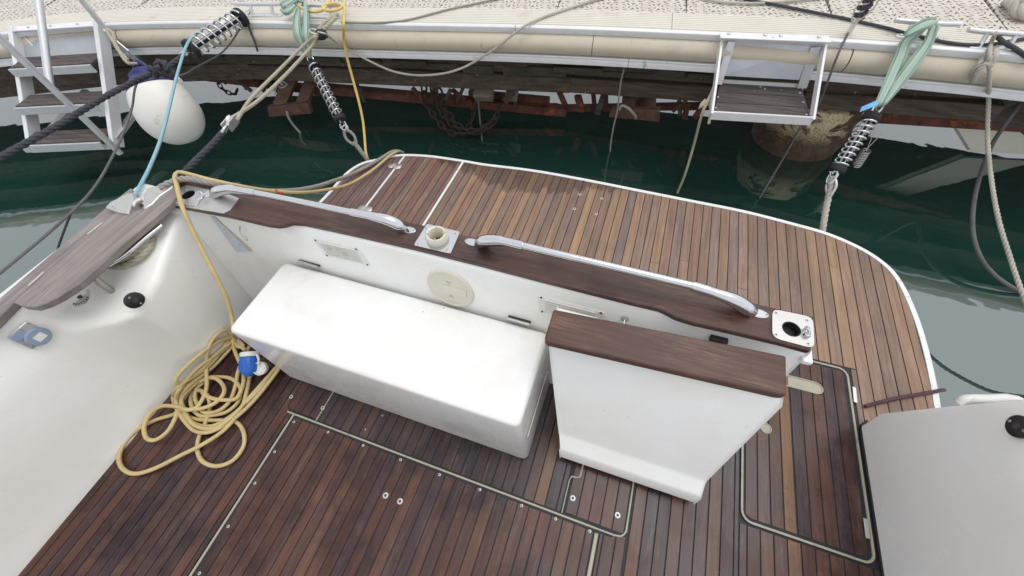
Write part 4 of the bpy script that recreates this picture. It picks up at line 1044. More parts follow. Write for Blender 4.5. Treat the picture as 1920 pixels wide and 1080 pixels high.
obj('handrail', MB().tube([pb, Vector((pb.x, pb.y, 1.28))], .021, 16), M['alu'], lad, smooth=60)
obj('handrail', MB().tube([up_, up_+dr_*1.1], .021, 16), M['alu'], lad, smooth=60)
obj('handrail', MB().tube([pbt, Vector((pbt.x, pbt.y, 1.45))], .021, 16), M['alu'], lad, smooth=60)
# ------------------------------------------------------------------ single hanging step at the right
stp = thing('hanging_step', 'aluminium one-step ladder with dark wooden tread hung on the dock edge', 'step', (.6, 2.7, .3))
S0, S1 = P(1352, 78, .575), P(1545, 86, .575)
F0, F1 = P(1333, 216, .325), P(1522, 227, .325)
B0, B1 = P(1346, 158, .33), P(1505, 168, .33)
tx = (F1-F0).normalized()
ft = obj('frame', MB().bar(F0, F1, .012, .05), M['whitealu'], stp, smooth=0, bevel=.002)
obj('side_arm', MB().bar(S0, F0, .045, .014, up=tx), M['whitealu'], stp, smooth=0, bevel=.002)
obj('side_arm', MB().bar(S1, F1, .045, .014, up=tx), M['whitealu'], stp, smooth=0, bevel=.002)
m = MB(); nb = Vector((0, 0, .012))
tq = [F0+(B0-F0)*.03, F1+(B1-F1)*.03, B1, B0]
def lerpq(f, g): return (tq[0].lerp(tq[1], f)).lerp(tq[3].lerp(tq[2], f), g)
for j in range(3):
    g0, g1 = j/3+.008, (j+1)/3-.008
    a = [lerpq(.02, g0), lerpq(.98, g0), lerpq(.98, g1), lerpq(.02, g1)]
    m = MB(); m.add([p+nb for p in a]+[p-nb for p in a], [(0, 1, 2, 3), (7, 6, 5, 4), (0, 4, 5, 1), (1, 5, 6, 2), (2, 6, 7, 3), (3, 7, 4, 0)])
    obj('slat', m, M['steptread'], stp, smooth=0, bevel=.002)
for f, g in ((.03, .15), (.03, .5), (.5, .93), (.55, .86), (.95, .1), (.95, .5), (.94, .8)): obj('screw', MB().lathe([(.006, .012), (.006, .0135), (.004, .014)], lerpq(f, g), (0, 0, 1), 8), M['screw'], stp)
T0, T1 = P(1376, 72, .585), P(1520, 84, .585); U0, U1 = P(1352, 143, .40), P(1500, 152, .40)
m = MB(); qq = [P(1372, 76, .57), P(1522, 86, .57), P(1498, 150, .40), P(1356, 142, .40)]; off = Vector((0, .006, 0))
m.add(qq+[p+off for p in qq], [(3, 2, 1, 0), (4, 5, 6, 7), (0, 1, 5, 4), (1, 2, 6, 5), (2, 3, 7, 6), (3, 0, 4, 7)])
obj('back_plate', m, M['aluplate'], stp, smooth=0)
obj('back_bar', MB().bar(P(1352, 154, .345), P(1508, 163, .345), .012, .035), M['whitealu'], stp, smooth=0, bevel=.002)
obj('back_arm', MB().bar(P(1372, 78, .57), P(1347, 158, .35), .012, .04, up=(1, 0, 0)), M['alu'], stp, smooth=0)
obj('back_arm', MB().bar(P(1530, 88, .57), P(1503, 165, .35), .012, .05, up=(1, 0, 0)), M['alu'], stp, smooth=0)
tp0, tp1 = P(1350, 66, .612), P(1556, 74, .612)
obj('top_plate', MB().bar(tp0, tp1, .075, .007), M['whitealu'], stp, smooth=0, bevel=.002)
for f in (.08, .42, .56, .90): obj('bolt', MB().lathe([(.010, 0), (.010, .006), (.006, .009)], tp0.lerp(tp1, f)+Vector((0, .01, .004)), (0, 0, 1), 8), M['steel'], stp)

# ------------------------------------------------------------------ mooring springs
def spring(a, b, name_label, R=.052, turns=9, wire=.0065, black=True, eye=True, group='stainless mooring springs'):
    a, b = Vector(a), Vector(b); t = thing('mooring_spring', name_label, 'spring', (a+b)/2, group)
    d = (b-a); L = d.length; d.normalize(); x = d.orthogonal().normalized(); y = d.cross(x)
    body0, body1 = .16*L, .86*L
    pts = []
    N = turns*18
    for k in range(N+1):
        f = k/N; an = 2*math.pi*turns*f; pts.append(a+d*(body0+(body1-body0)*f)+x*(R*math.cos(an))+y*(R*math.sin(an)))
    obj('coil', MB().tube(pts, wire, 8), M['chrome'], t, smooth=80)
    for h0, s in ((body0-.012, 1), (body1+.012, -1)):
        obj('end_cap', MB().lathe([(.012, -.016), (R*1.05, -.016), (R*1.12, -.008), (R*1.12, .010), (R*1.0, .020), (.012, .020)], a+d*h0, d*s, 24), M['rubber'], t, smooth=50)
    for k in range(2):
        o = x*(R*.38*(1 if k else -1)); obj('rod', MB().tube([a+d*(body0-.05)+o, a+d*(body1+.03)+o], wire*.8, 8), M['steel'], t)
        o = y*(R*.38*(1 if k else -1)); obj('rod', MB().tube([a+d*(body0-.03)+o, a+d*(body1+.05)+o], wire*.8, 8), M['steel'], t)
    obj('core', MB().tube([a+d*body0, a+d*body1], R*.30, 10), M['rubber'], t)
    def bow(p, dr, w):
        return MB().tube(spline([p+x*w*.75, p+x*w+dr*.03, p+x*w*.7+dr*.06, p+dr*.075, p-x*w*.7+dr*.06, p-x*w+dr*.03, p-x*w*.75], .008), wire*.9, 8)
    obj('bow', bow(a+d*(body0-.03), -d, R*.62), M['chrome'], t)
    obj('bow', bow(a+d*(body1+.03), d, R*.62), M['chrome'], t)
    return t
def shackle(p, d, s=.03, name='shackle'):
    p = Vector(p); d = Vector(d).normalized(); x = d.orthogonal().normalized()
    return MB().tube(spline([p-x*s*.5, p-x*s*.55+d*s*.6, p+d*s*1.1, p+x*s*.55+d*s*.6, p+x*s*.5], .005), s*.16, 8).tube([p-x*s*.75, p+x*s*.75], s*.17, 8)
spring(P(340, 104, .60), P(465, 24, .64), 'stainless mooring spring on the left dock cleat tied to the dark line', R=.054, turns=8)
msA, msB = P(578, 103, .44), P(646, 240, .16)
spring(msA, msB, 'stainless mooring spring hanging from the left green strap over the water', R=.037, turns=9, wire=.0055)
rsA, rsB = P(1646, 202, .42), P(1562, 330, .16)
spring(rsA, rsB, 'stainless mooring spring below the right green strap, beside the rusty pile', R=.036, turns=9, wire=.0052)
# small wire coil beside it
a, b = PD(1625, 281, .02), PD(1606, 310, .02); d = (b-a); pts = []
x = d.normalized().orthogonal().normalized(); y = d.normalized().cross(x)
for k in range(9*12+1):
    f = k/108; an = 2*math.pi*9*f; pts.append(a+d*f+x*.024*math.cos(an)+y*.024*math.sin(an))
obj('wire_coil', MB().tube(pts, .0042, 6).tube([a, PD(1640, 245, -.03)], .002, 6).tube([a+x*.01, PD(1655, 248, -.03)], .002, 6), M['steel'], label='small wire coil hanging right of the large spring by the pile', cat='coil', smooth=80)

# ------------------------------------------------------------------ fender
f0 = P(268, 133, .43); f1 = P(352, 268, .02)
fd = (f1-f0); FL = fd.length; fd.normalize()
fen = thing('fender', 'big white balloon fender with blue end hanging beside the ladder', 'fender', f1)
FR = .226
prof = []
for k in range(29):
    t = k/28; e = 2*t-1                     # egg: the round end down, drawn to a neck at the top
    r = FR*math.sqrt(max(0, 1-abs(e)**2.15))*(1-.20*(1-t)**1.2)
    prof.append((max(.002, r), t*FL))
prof[0] = (.06, -.01); prof[1] = (max(.10, prof[1][0]*.9), prof[1][1])
obj('body', MB().lathe(prof[7:], f0, fd, 40), M['fender'], fen, smooth=180)
obj('neck', MB().lathe([(prof[0][0]*.5, -.0)]+[(r*1.004, h) for r, h in prof[:8]], f0, fd, 40), M['fenderblue'], fen, smooth=180)
ex_ = fd.orthogonal().normalized()
obj('eye', MB().tube(spline([f0+fd*.05+ex_*.03, f0-fd*.02+ex_*.035, f0-fd*.06, f0-fd*.02-ex_*.035, f0+fd*.05-ex_*.03], .01), .018, 10), M['fenderblue'], fen)

# ------------------------------------------------------------------ straps
def strap(mb_uv, name, label, pts_list, widths):
    t = thing(name, label, 'strap', Vector(pts_list[0][0]))
    for pts, w in zip(pts_list, widths):
        pa = spline(pts, .015); n = len(pa); vs = []; fs = []; uv = []
        for i, p in enumerate(pa):
            d = (pa[min(i+1, n-1)]-pa[max(i-1, 0)]).normalized(); toc = (Vector((0, 0, H))-p).normalized()
            s = d.cross(Vector((0, -.75, .66))).normalized(); nn = s.cross(d).normalized()
            ww = w*(.55+.45*math.sin(math.pi*min(1, max(0, i/(n-1)))**1.0)) if isinstance(w, float) else w[0]
            for j in range(7):
                f = j/6-.5; vs.append(p+s*(ww*f)+nn*(.010*math.sin(f*9+i*.10)*(.6)))
        for i in range(n-1):
            for j in range(6): fs.append((i*7+j, i*7+j+1, (i+1)*7+j+1, (i+1)*7+j))
        m = MB(); m.add(vs, fs)
        o = obj('band', m, M['strap'], t, smooth=180)
        uvl = o.data.uv_layers.new(name='UVMap')
        for poly in o.data.polygons:
            for li in poly.loop_indices:
                vi = o.data.loops[li].vertex_index; uvl.data[li].uv = ((vi % 7)/6, (vi//7)*.1)
        so = o.modifiers.new('thick', 'SOLIDIFY'); so.thickness = .004
    return t
strap(None, 'mooring_strap', 'green striped strap looped over the right dock cleat', [
    [P(1742, 40, .685), P(1722, 58, .66), P(1700, 78, .63), P(1690, 105, .585), P(1670, 150, .52), P(1648, 195, .46), P(1646, 202, .43)],
    [P(1752, 46, .69), P(1740, 80, .63), P(1712, 120, .57), P(1682, 160, .50), P(1658, 192, .46), P(1650, 202, .43)],
    [P(1698, 66, .675), P(1720, 52, .70), P(1745, 42, .705), P(1758, 40, .69)]], [.058, .058, .055])
strap(None, 'mooring_strap', 'pale green strap knotted round the left dock cleats above the spring', [
    [P(562, 5, .68), P(556, 30, .64), P(556, 60, .60), P(566, 85, .53), P(578, 108, .45)],
    [P(572, 5, .69), P(572, 40, .64), P(572, 65, .60), P(577, 88, .53), P(580, 108, .45)],
    [P(528, 12, .69), P(540, 4, .70), P(555, -4, .70), P(570, 2, .69)],
    [P(526, 16, .67), P(538, 19, .675), P(552, 8, .69)]], [.075, .065, .07, .06])
# blue tape on the right strap
o = P(1628, 198, .47); 
obj('blue_ribbon', MB().add([P(1612, 210, .45), P(1616, 200, .47), P(1646, 187, .49), P(1646, 197, .48)]+[p+Vector((0, .003, -.003)) for p in (P(1612, 210, .45), P(1616, 200, .47), P(1646, 187, .49), P(1646, 197, .48))], [(0, 1, 2, 3), (7, 6, 5, 4), (0, 4, 5, 1), (1, 5, 6, 2), (2, 6, 7, 3), (3, 7, 4, 0)]), M['bluetape'], label='short blue ribbon at the foot of the right green strap', cat='ribbon', smooth=0)

# ------------------------------------------------------------------ ropes
def line(name, pts, r, mat, label, cat='rope', twisted=False, step=.02, pitch=None, group=None):
    w = [p if isinstance(p, Vector) else P(*p) for p in pts]
    if twisted: m = rope_mesh(spline(w, .010), r, pitch)
    else: m = MB().tube(spline(w, step), r, 8)
    return obj(name, m, M[mat], label=label, cat=cat, group=group, smooth=80)
# dark twisted line from off frame to the spring, with its knot
dl = thing('mooring_line', 'thick dark twisted line crossing the ladder to the left spring', 'rope', P(290, 145, .6))
obj('line', rope_mesh(spline([P(-60, 326, .66), P(0, 295, .65), P(100, 240, .63), P(200, 180, .61), P(262, 148, .60), P(310, 128, .60), P(345, 104, .60)], .01), .0165, .11), M['ropedark'], dl, smooth=80)
kc = P(301, 131, .63)
obj('knot', rope_mesh(spline([kc+Vector((.05*math.cos(a)*(1+.2*math.sin(2*a)), .04*math.sin(a), .03*math.sin(a*1.7))) for a in [k*.42 for k in range(30)]], .008), .017, .10), M['ropedark'], dl, smooth=80)
obj('tail', rope_mesh(spline([P(308, 125, .62), P(322, 138, .60), P(333, 150, .57)], .008), .015, .1), M['ropedark'], dl, smooth=80)
obj('white_whipping', MB().tube([P(331, 147, .575), P(337, 152, .57)], .017, 10), M['whiteplastic'], dl)
line('thin_line', [(458, 42, .60), (420, 95, .5), (370, 125, .50), (335, 142, .53), (270, 144, .57), (255, 160, .55), (248, 200, .50), (235, 240, .48), (205, 305, .50), (170, 360, .53), (110, 420, .56), (0, 512, .58), (-50, 550, .58)], .006, 'cordgrey', 'thin dark grey line sagging from the dock past the fender to the lower left')
line('short_cord', [(465, 45, .60), (470, 60, .55), (478, 80, .49), (483, 96, .43)], .007, 'ropedark', 'short dark cord end dangling over the bumper under the left cleat', 'cord')
line('thin_line', [(135, 393, .25), (125, 420, .15), (112, 455, .05), (105, 480, -.05)], .006, 'ropedark', 'short dark branch line hanging at the far left water', 'cord')
line('blue_hose', [(378, 58, .64), (362, 68, .66), (350, 85, .655), (338, 120, .64), (327, 160, .63), (315, 210, .625), (300, 265, .63), (280, 315, .645), (262, 350, .655), (250, 370, .66)], .0078, 'bluehose', 'light blue hose running from the dock to the yacht fairlead', 'hose')
# fender rope
fr_ = line('fender_rope', [Vector(f0)-fd*.05, (240, 118, .50), (222, 92, .55), (205, 65, .60), (200, 55, .615), (212, 62, .60), (218, 88, .555), (240, 112, .51)], .012, 'ropecream', 'cream rope tying the fender to the ladder', twisted=True, pitch=.07)
# block and black tail
blk = P(432, 231, .64)
pt = thing('pulley_block', 'small stainless pulley block between the cream rope and dark line', 'pulley', blk)
dd = (P(441, 219, .64)-P(420, 244, .64)).normalized(); sd = dd.cross(Vector((0, 0, 1))).normalized()
obj('cheek', MB().obox(blk+sd*.016, dd*.045, sd*.003, Vector((0, 0, .022))), M['steel'], pt, bevel=.008)
obj('cheek', MB().obox(blk-sd*.016, dd*.045, sd*.003, Vector((0, 0, .022))), M['steel'], pt, bevel=.008)
obj('sheave', MB().lathe([(.028, -.010), (.022, 0), (.028, .010)], blk+dd*.015, sd, 20), M['whiteplastic'], pt)
obj('shackle', shackle(blk-dd*.045, -dd, .045), M['chrome'], pt, smooth=80)
line('block_rope', [blk+dd*.03+sd*.022, (470, 186, .62), (520, 135, .60), (570, 85, .60), (592, 66, .61)], .010, 'ropecream', 'cream rope from the pulley block up to the dock, upper of the pair', twisted=True, pitch=.06, group='pair of cream ropes to the pulley block')
line('block_rope', [blk+dd*.03-sd*.022, (480, 192, .62), (530, 146, .60), (575, 98, .60), (597, 72, .61)], .010, 'ropecream', 'cream rope from the pulley block up to the dock, lower of the pair', twisted=True, pitch=.06, group='pair of cream ropes to the pulley block')
line('stern_line', [blk-dd*.075, (400, 268, .645), (370, 298, .65), (345, 324, .66), (332, 340, .665)], .014, 'ropedark', 'dark twisted rope from the pulley block to the yacht corner', twisted=True, pitch=.10)
# knot cluster where the pair meets the dock
kn = thing('rope_knot', 'tangled knot of cream rope and black shackle at the dock edge', 'knot', P(605, 62, .62))
kc = P(603, 64, .64)
obj('black_block', MB().lathe([(.012, -.03), (.030, -.026), (.034, 0), (.030, .026), (.012, .03)], kc, (1, .4, .2), 16), M['black'], kn, smooth=60)
obj('wire', MB().tube(circle(kc+Vector((-.03, -.02, .02)), .03, 16, (.4, .2, 1)), .005, 8, closed=True).tube(circle(kc+Vector((.03, -.02, .015)), .026, 16, (.1, .7, 1)), .005, 8, closed=True), M['steel'], kn, smooth=80)
obj('lashing', rope_mesh(spline([P(590, 72, .64), P(606, 52, .66), P(622, 40, .665), P(634, 27, .67), P(626, 30, .68), P(606, 46, .675), P(598, 58, .66), P(612, 50, .67), P(630, 32, .68)], .01), .013, .08), M['ropecream'], kn, smooth=80)
line('slack_rope', [(612, 66, .62), PD(640, 85, .07), PD(690, 113, .07), PD(735, 133, .07), PD(780, 141, .07), PD(830, 138, .07), PD(870, 126, .075), PD(920, 97, .08), PD(955, 70, .08), (982, 50, .618), (1010, 36, .612), (1060, 18, .612), (1130, -4, .612), (1200, -24, .612)], .0085, 'ropewhite', 'slack white rope sagging in front of the dock bumper', twisted=True, pitch=.05)
line('slack_rope', [(640, 42, .61), (700, 43, .61), (760, 38, .61), (840, 18, .61), (900, 5, .61), (960, -8, .61)], .007, 'ropegrey', 'thin grey rope lying along the ribbed dock edge', twisted=True, pitch=.045)
# yellow cable round the dock cleats and down to the platform
yc = line('dock_cable', [(545, -12, .66), (556, 8, .67), (585, 22, .66), (606, 18, .675), (622, -4, .68), (640, -10, .68), (646, 6, .68), (634, 18, .68), (612, 20, .675), (606, 12, .68), (628, 6, .69), (646, 14, .68), (645, 30, .65), (644, 48, .625), PD(645, 75, .075), PD(650, 105, .09), PD(662, 150, .15), PD(674, 195, .25), (681, 230, .05), (684, 262, -.03), (686, 285, -.08), (690, 300, -.12)], .010, 'yellow2', 'yellow cable looped on the dock cleat and dropping straight to the platform edge', 'cable')
# mid rope below spring
cs = thing('thimble_rope', 'grey spliced rope from the middle spring down to the platform', 'rope', P(665, 265, .0))
e0, e1 = P(648, 246, .14), P(690, 301, -.05)
obj('rope', rope_mesh(spline([e0.lerp(e1, .35), e1], .008), .016, .08), M['ropegrey'], cs, smooth=80)
hx = (e1-e0).normalized(); hy = hx.orthogonal().normalized()
obj('eye', rope_mesh(spline([e0.lerp(e1, .42)+hy*.012, e0.lerp(e1, .2)+hy*.03, e0+hy*.012, e0-hy*.012, e0.lerp(e1, .2)-hy*.03, e0.lerp(e1, .42)-hy*.012], .008), .011, .06), M['ropegrey'], cs, smooth=80)
obj('shackle', shackle(P(644, 236, .17), hx, .035), M['chrome'], cs, smooth=80)
# right spring rope
cs = thing('thimble_rope', 'white three-strand rope from the right spring down to the platform', 'rope', P(1550, 380, .0))
e0, e1 = P(1561, 335, .15), P(1541, 440, -.06)
obj('rope', rope_mesh(spline([e0, e0.lerp(e1, .5)+Vector((.0, .0, -.01)), e1], .008), .017, .085), M['ropewhite'], cs, smooth=80)
hx = (e1-e0).normalized(); hy = hx.orthogonal().normalized()
obj('thimble', MB().tube(spline([e0.lerp(e1, .3)+hy*.008, e0.lerp(e1, .12)+hy*.024, e0-hx*.012, e0.lerp(e1, .12)-hy*.024, e0.lerp(e1, .3)-hy*.008], .008), .008, 8), M['steel'], cs, smooth=80)
obj('shackle', shackle(P(1564, 322, .18), hx, .03), M['chrome'], cs, smooth=80)
# ropes near the hanging step
line('step_rope', [(1334, 186, .36), (1322, 200, .34), (1316, 214, .30), (1300, 275, .05), (1285, 325, -.12), (1270, 362, -.28)], .009, 'ropecream', 'thin cream rope hanging from the step down to the water', twisted=True, pitch=.05)
line('step_rope', [(1344, 150, .40), (1326, 190, .36), (1312, 202, .33), (1322, 188, .36), (1333, 205, .32), (1329, 232, .27)], .009, 'ropecream', 'short cream knot tied at the left arm of the step', 'knot')
line('hanging_rope', [PD(1170, 128, -.08), PD(1163, 160, -.07), PD(1158, 205, -.06), PD(1150, 240, -.05), PD(1144, 285, -.02), PD(1150, 318, 0.02)], .007, 'ropegrey', 'thin grey rope hanging straight past the right rusty plate', twisted=True, pitch=.05)
line('plate_loop', [PD(1162, 205, -.06), PD(1166, 198, -.02), PD(1178, 203, .0), PD(1190, 216, -.02), PD(1192, 222, -.09)], .010, 'ropecream', 'rope loop through the right rusty plate', twisted=True, pitch=.06)
line('plate_loop', [PD(538, 208, -.05), PD(542, 222, -.02), PD(555, 240, 0), PD(572, 258, .02), PD(585, 272, .05)], .011, 'ropegrey', 'frayed rope hanging from the left rusty plate into the water')
# teal thread tuft
line('teal_thread', [PD(512, 172, -.02), PD(522, 155, -.01), PD(530, 160, 0), PD(528, 152, 0), PD(538, 158, 0), PD(527, 165, .01), PD(520, 160, 0), PD(515, 178, 0)], .003, 'bluehose', 'teal thread snagged beside the left rusty plate', 'thread', step=.01)
# chains
def chain(name, pts, label, s=.040, o_w=.0095):
    pa = spline(pts, .004); m = MB(); L = 0; nxt = 0; k = 0
    for i in range(1, len(pa)):
        L += (pa[i]-pa[i-1]).length
        if L >= nxt:
            d = (pa[min(i+3, len(pa)-1)]-pa[max(i-3, 0)]).normalized(); x = d.orthogonal().normalized()
            if k % 2: x = d.cross(x)
            c = pa[i]; m.tube([c+d*(s*.95*math.cos(a))+x*(s*.55*math.sin(a)) for a in [2*math.pi*j/10 for j in range(10)]], o_w, 6, closed=True)
            nxt += s*1.42; k += 1
    return obj(name, m, M['chain'], label=label, cat='chain', group='rusty chains below the dock', smooth=80)
chain('hanging_chain', [PD(795, 165, -.25), PD(798, 190, -.2), PD(812, 215, -.12), PD(828, 235, -.08), PD(850, 250, -.04), PD(872, 247, -.06), PD(886, 222, -.15), PD(888, 195, -.22)], 'rusty chain hanging in a loop, leftmost under the dock middle')
chain('hanging_chain', [PD(812, 168, -.27), PD(818, 195, -.2), PD(835, 220, -.1), PD(852, 236, -.06), PD(880, 248, -.05), PD(905, 242, -.06), PD(925, 228, -.12), PD(938, 200, -.2)], 'rusty chain in the widest loop under the dock middle')
chain('hanging_chain', [PD(824, 172, -.26), PD(832, 200, -.18), PD(848, 222, -.1), PD(866, 240, -.05), PD(895, 246, -.04), PD(918, 232, -.1)], 'rusty chain behind the widest loop under the dock')
line('weedy_rope', [PD(897, 186, -.2), PD(900, 225, -.12), PD(904, 262, -.04), PD(905, 285, .03)], .008, 'cordgrey', 'weedy rope hanging through the chains into the water')
chain('hanging_chain', [PD(408, 142, -.35), PD(412, 160, -.32), PD(425, 172, -.3), PD(440, 176, -.3), PD(446, 165, -.34)], 'small rusty chain under the dock left of the cream ropes', .03, .006)
# pole on the dock with its dark wrapping and lines
pole = thing('dock_pole', 'thin pole standing on the dock edge, wrapped with dark cord', 'pole', P(1592, 62, .60))
pb_ = P(1588, 66, .60); obj('shaft', MB().tube([pb_, pb_+Vector((.03, .03, .72))], .014, 12), M['alu'], pole, smooth=80)
pm_ = pb_+Vector((.006, .006, .15))
obj('wrapping', rope_mesh(spline([pm_+Vector((.022*math.cos(a), .022*math.sin(a), -.07+.0055*a)) for a in [k*.5 for k in range(54)]], .008), .012, .05), M['ropedark'], pole, smooth=80)
obj('cord', MB().tube(spline([pm_+Vector((-.03, -.01, .02)), pm_+Vector((-.045, -.02, -.02)), pm_+Vector((-.02, -.03, -.08)), pm_+Vector((.03, -.03, -.02)), pm_+Vector((.045, 0, .05))], .01), .004, 6), M['ropewhite'], pole, smooth=80)
line('drop_line', [(1590, 62, .625), PD(1570, 105, .08), PD(1553, 150, .10), (1532, 200, .26), (1505, 232, .16), (1484, 270, .02), (1455, 320, -.16), (1424, 372, -.295)], .006, 'cordgrey', 'thin dark line from the dock pole past the pile into the water')
line('deck_cable', [(1340, -20, .62), (1390, -3, .615), (1450, 8, .613), (1520, 22, .613), (1585, 35, .613), (1660, 52, .613), (1720, 68, .613), (1790, 82, .613), (1850, 84, .613), (1900, 76, .613), (1960, 66, .613)], .009, 'ropedark', 'black cable lying along the dock from the pole to the right cleat', 'cable')
line('deck_rope', [(1280, -18, .615), (1330, 0, .613), (1390, 6, .613), (1460, 4, .613), (1540, -4, .613)], .008, 'ropewhite', 'pale rope lying on the dock tiles beside the black cable')
line('right_rope', [(1868, 62, .68), (1858, 80, .62), PD(1856, 105, .08), PD(1855, 140, .09), (1853, 200, .33), (1852, 260, .22), (1858, 330, .14), (1872, 410, .08), (1893, 480, .03), (1915, 545, .0), (1945, 620, -.06), (1990, 700, -.16), (2060, 790, -.45)], .0105, 'ropewhite', 'long white rope hanging from the far right cleat down past the platform', twisted=True, pitch=.075)
line('right_knot', [(1853, 96, .58), PD(1838, 118, .08), PD(1826, 130, .08), PD(1824, 152, .07), PD(1832, 136, .10), PD(1848, 120, .10), PD(1858, 122, .09), PD(1866, 104, .08), (1866, 88, .6)], .013, 'ropewhite', 'white rope hitch with a short tail on the right bumper', 'knot', twisted=True, pitch=.07)
line('dark_hose', [(1990, 105, .45), (1930, 165, .33), (1905, 205, .27), (1880, 240, .18), (1862, 268, .08), (1848, 300, -.02), (1832, 350, -.08), (1824, 400, -.12), (1826, 445, -.16), (1842, 488, -.20), (1870, 520, -.24), (1915, 548, -.285), (1960, 565, -.33)], .011, 'cordgrey', 'dark hose hanging in a curve into the water at far right', 'hose')
line('cleat_line', [(1868, 66, .65), (1880, 78, .64), (1905, 92, .62), (1940, 118, .58)], .011, 'ropedark', 'dark rope turned round the far right cleat')
# white cloth on the dock
cl_ = MB(); c0 = P(1915, 12, .63)
obj('bundle', rope_mesh(spline([P(1890, 0, .63), P(1905, 10, .65), P(1912, 22, .64), P(1925, 30, .63), P(1940, 20, .65), P(1925, 5, .67), P(1905, -6, .66)], .01), .03, .2), M['ropewhite'], label='white rope bundle on the dock at the top right corner', cat='rope', smooth=80)

# ------------------------------------------------------------------ loose things on board
line('purple_cord', [(1622, 762, .012), (1640, 757, .010), (1680, 747, .010), (1720, 740, .010), (1748, 735, .010), (1763, 732, .004), (1770, 731, -.06)], .0075, 'ropepurple', 'purple cord stretched across the right end of the swim platform', 'cord')
line('rail_rope', [(300, 352, .675), (322, 341, .68), (350, 335, .69), (400, 344, .66), (450, 353, .60), (520, 359, .48), (580, 353, .30), (630, 338, .08), (670, 322, .022), (710, 300, .02), (735, 285, .012), (748, 284, -.03), (752, 287, -.08)], .0135, 'ropegrey', 'grey three-strand rope running from the cap corner across the platform', twisted=True, pitch=.075)
# rope coiled round the cleat under the board
line('cleat_rope', [(203, 497, .56), (225, 500, .560), (255, 487, .575), (278, 465, .585), (286, 445, .59), (270, 458, .60), (245, 478, .59), (215, 490, .58)], .015, 'ropecream', 'cream rope wound round the cleat under the hinged board', twisted=True, pitch=.08)
# shore power cable: over the platform, over the corner, down the transom and into its heap
cb = thing('power_cable', 'yellow shore power cable heaped on the sole with a blue plug', 'cable', P(390, 760, 0))
R_ = .0088
main = [(756, 286, -.08), (748, 284, -.02), (735, 289, .024), (712, 308, .030), (690, 325, .032), (655, 345, .09), (610, 356, .24), (560, 361, .40), (500, 357, .53), (440, 347, .63), (390, 336, .675), (352, 326, .685), (334, 323, .69), (328, 330, .69), (332, 350, .685), (336, 368, .68)]
wall = [(342, 388, .655), (352, 412, .62), (372, 455, .55), (398, 505, .46), (422, 552, .35), (434, 590, .26), (438, 622, .20)]
def Z2(x, y): return (180+x/3.0, 550+y/3.0)
heap = [(760, 230), (700, 330), (640, 400), (560, 460), (470, 520), (435, 580), (450, 640), (500, 720), (560, 775), (640, 780), (730, 740), (820, 670), (900, 590), (980, 490), (1030, 420), (1050, 380), (1010, 420), (940, 500), (860, 590), (780, 680), (690, 750), (610, 760), (540, 730), (500, 660), (480, 600), (520, 540), (580, 500), (660, 475), (710, 510), (720, 560), (680, 610), (620, 640), (540, 655), (470, 650), (450, 600), (470, 540), (560, 430), (640, 370), (730, 310), (770, 255), (735, 205), (690, 225), (650, 270), (625, 340), (620, 420), (620, 540), (570, 640), (520, 655)]
loopC = [(470, 640), (440, 635), (370, 635), (310, 670), (272, 745), (285, 815), (335, 825), (400, 780), (445, 705), (465, 640), (500, 580), (545, 520), (600, 480), (660, 470), (760, 480), (815, 540), (800, 610), (740, 665), (660, 685), (590, 690), (540, 640), (540, 570), (580, 545), (630, 580), (640, 640), (615, 730), (580, 810), (570, 880), (600, 945), (680, 972), (770, 940), (830, 860), (830, 780), (790, 725), (720, 715), (640, 715), (570, 710), (520, 690), (480, 650), (440, 680), (330, 715), (230, 770), (160, 845), (130, 920), (150, 985), (220, 1015), (330, 985), (480, 910), (600, 850), (720, 770), (790, 690), (830, 620), (850, 540), (862, 480)]
def floor_pt(x, y, z):
    u, v = Z2(x, y); p = P(u, v, z)
    lim = -1.703
    if p.x < lim and p.y > .02 and v < 735:               # lies against the moulded corner
        q = PX(u, v, lim)
        p = q
    return p
rngc = random.Random(2)
pts = [P(*a) for a in main]+[P(*a) for a in wall]
for i, (x, y) in enumerate(heap): pts.append(floor_pt(x, y, R_+.006+.030*(i/len(heap))+.012*math.sin(i*1.9)**2))
for i, (x, y) in enumerate(loopC):
    zz = R_+.002+(.040*(1-i/20) if i < 20 else .034*math.sin(i*.9)**2 if i < 26 else .018*math.exp(-((i-50)/5.)**2) if i < 58 else .03)
    pts.append(floor_pt(x, y, max(R_+.001, zz)))
pts.append(floor_pt(864, 466, .055)) 
obj('cord', MB().tube(spline(pts, .012), R_, 10), M['yellow'], cb, smooth=80)
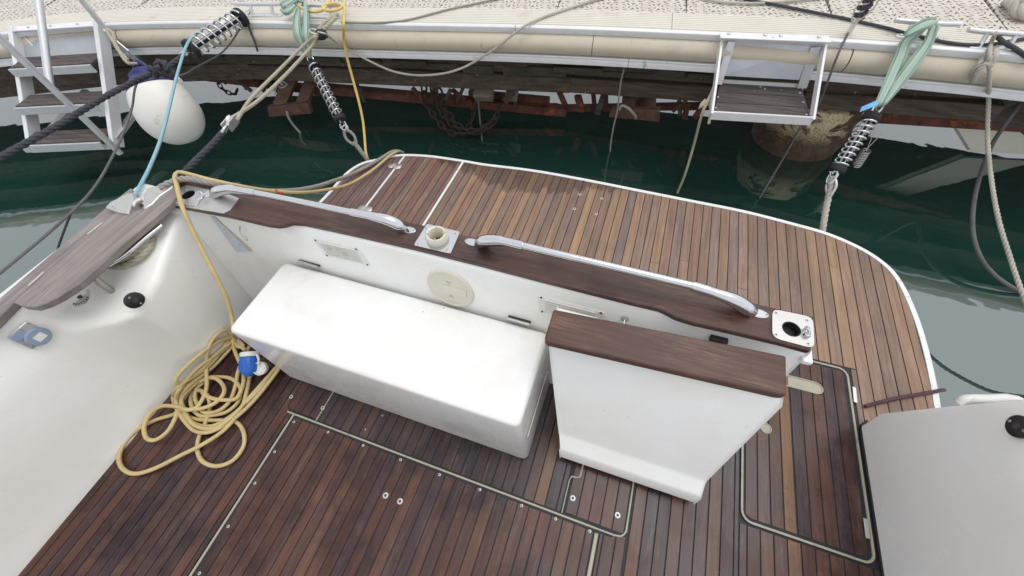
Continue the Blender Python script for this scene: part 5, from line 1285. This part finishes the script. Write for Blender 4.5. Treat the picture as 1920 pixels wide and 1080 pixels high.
extra = [[(790, 270), (720, 350), (650, 420), (570, 480), (500, 540), (470, 610), (500, 690), (570, 740), (660, 745), (760, 690), (840, 620), (920, 540), (1000, 440), (1040, 385)],
         [(780, 250), (775, 300), (800, 370), (830, 440), (825, 520), (790, 590), (730, 600), (650, 590), (600, 560)],
         [(800, 265), (830, 300), (800, 300), (790, 280), (840, 320)],
         [(860, 300), (830, 370), (800, 440), (785, 520), (750, 610), (690, 660), (610, 670), (560, 600), (565, 540), (620, 490)],
         [(770, 245), (690, 270), (590, 340), (490, 430), (450, 480), (455, 505), (520, 480), (600, 420), (690, 330), (780, 260)]]
for j, e in enumerate(extra): obj('turn', MB().tube(spline([floor_pt(x, y, R_+.012+.016*(j % 3)+.008*math.sin(i*2.1)**2) for i, (x, y) in enumerate(e)], .012), R_, 10), M['yellow'], cb, smooth=80)
p = P(524, 363, .475); obj('red_tape', MB().lathe([(.012, -.012), (.014, -.006), (.014, .006), (.012, .012)], p, (1, -.2, -.3), 12).bar(p, p+Vector((.015, -.01, .03)), .006, .02), M['red'], cb)
# plug
pa, pb2 = floor_pt(863, 462, .06), floor_pt(866, 350, .10)
pd_ = (pb2-pa).normalized(); PL = (pb2-pa).length
pl = obj('plug', MB().lathe([(.012, -.004), (.020, .0), (.036, PL*.18), (.041, PL*.35), (.042, PL*.75), (.036, PL*.95), (.034, PL*.97)], pa, pd_, 24), M['blueplug'], cb, smooth=50)
for k in range(14):
    a = 2*math.pi*k/14; x = pd_.orthogonal().normalized(); y = pd_.cross(x); r = x*math.cos(a)+y*math.sin(a)
    obj('grip_rib', MB().bar(pa+pd_*PL*.3+r*.0415, pa+pd_*PL*.75+r*.0425, .005, .003, up=r), M['blueplug'], pl, smooth=0)
obj('collar', MB().lathe([(.030, PL*.95), (.040, PL*.97), (.042, PL*1.12), (.036, PL*1.2), (.030, PL*1.2)], pa, pd_, 24, cap=False), M['whiteplastic'], cb, smooth=50)
lc = floor_pt(925, 422, .075); ln = Vector((.25, -.45, .85)).normalized()
obj('socket_lid', MB().lathe([(.001, -.012), (.030, -.012), (.031, .010), (.027, .012), (.025, .002), (.001, .002)], lc, ln, 28), M['whiteplastic'], cb, smooth=40)
obj('lid_strap', MB().tube(spline([floor_pt(905, 345, .11), floor_pt(915, 370, .11), floor_pt(915, 395, .10), lc+Vector((-.01, .015, 0))], .01), .0055, 8), M['whiteplastic'], cb)
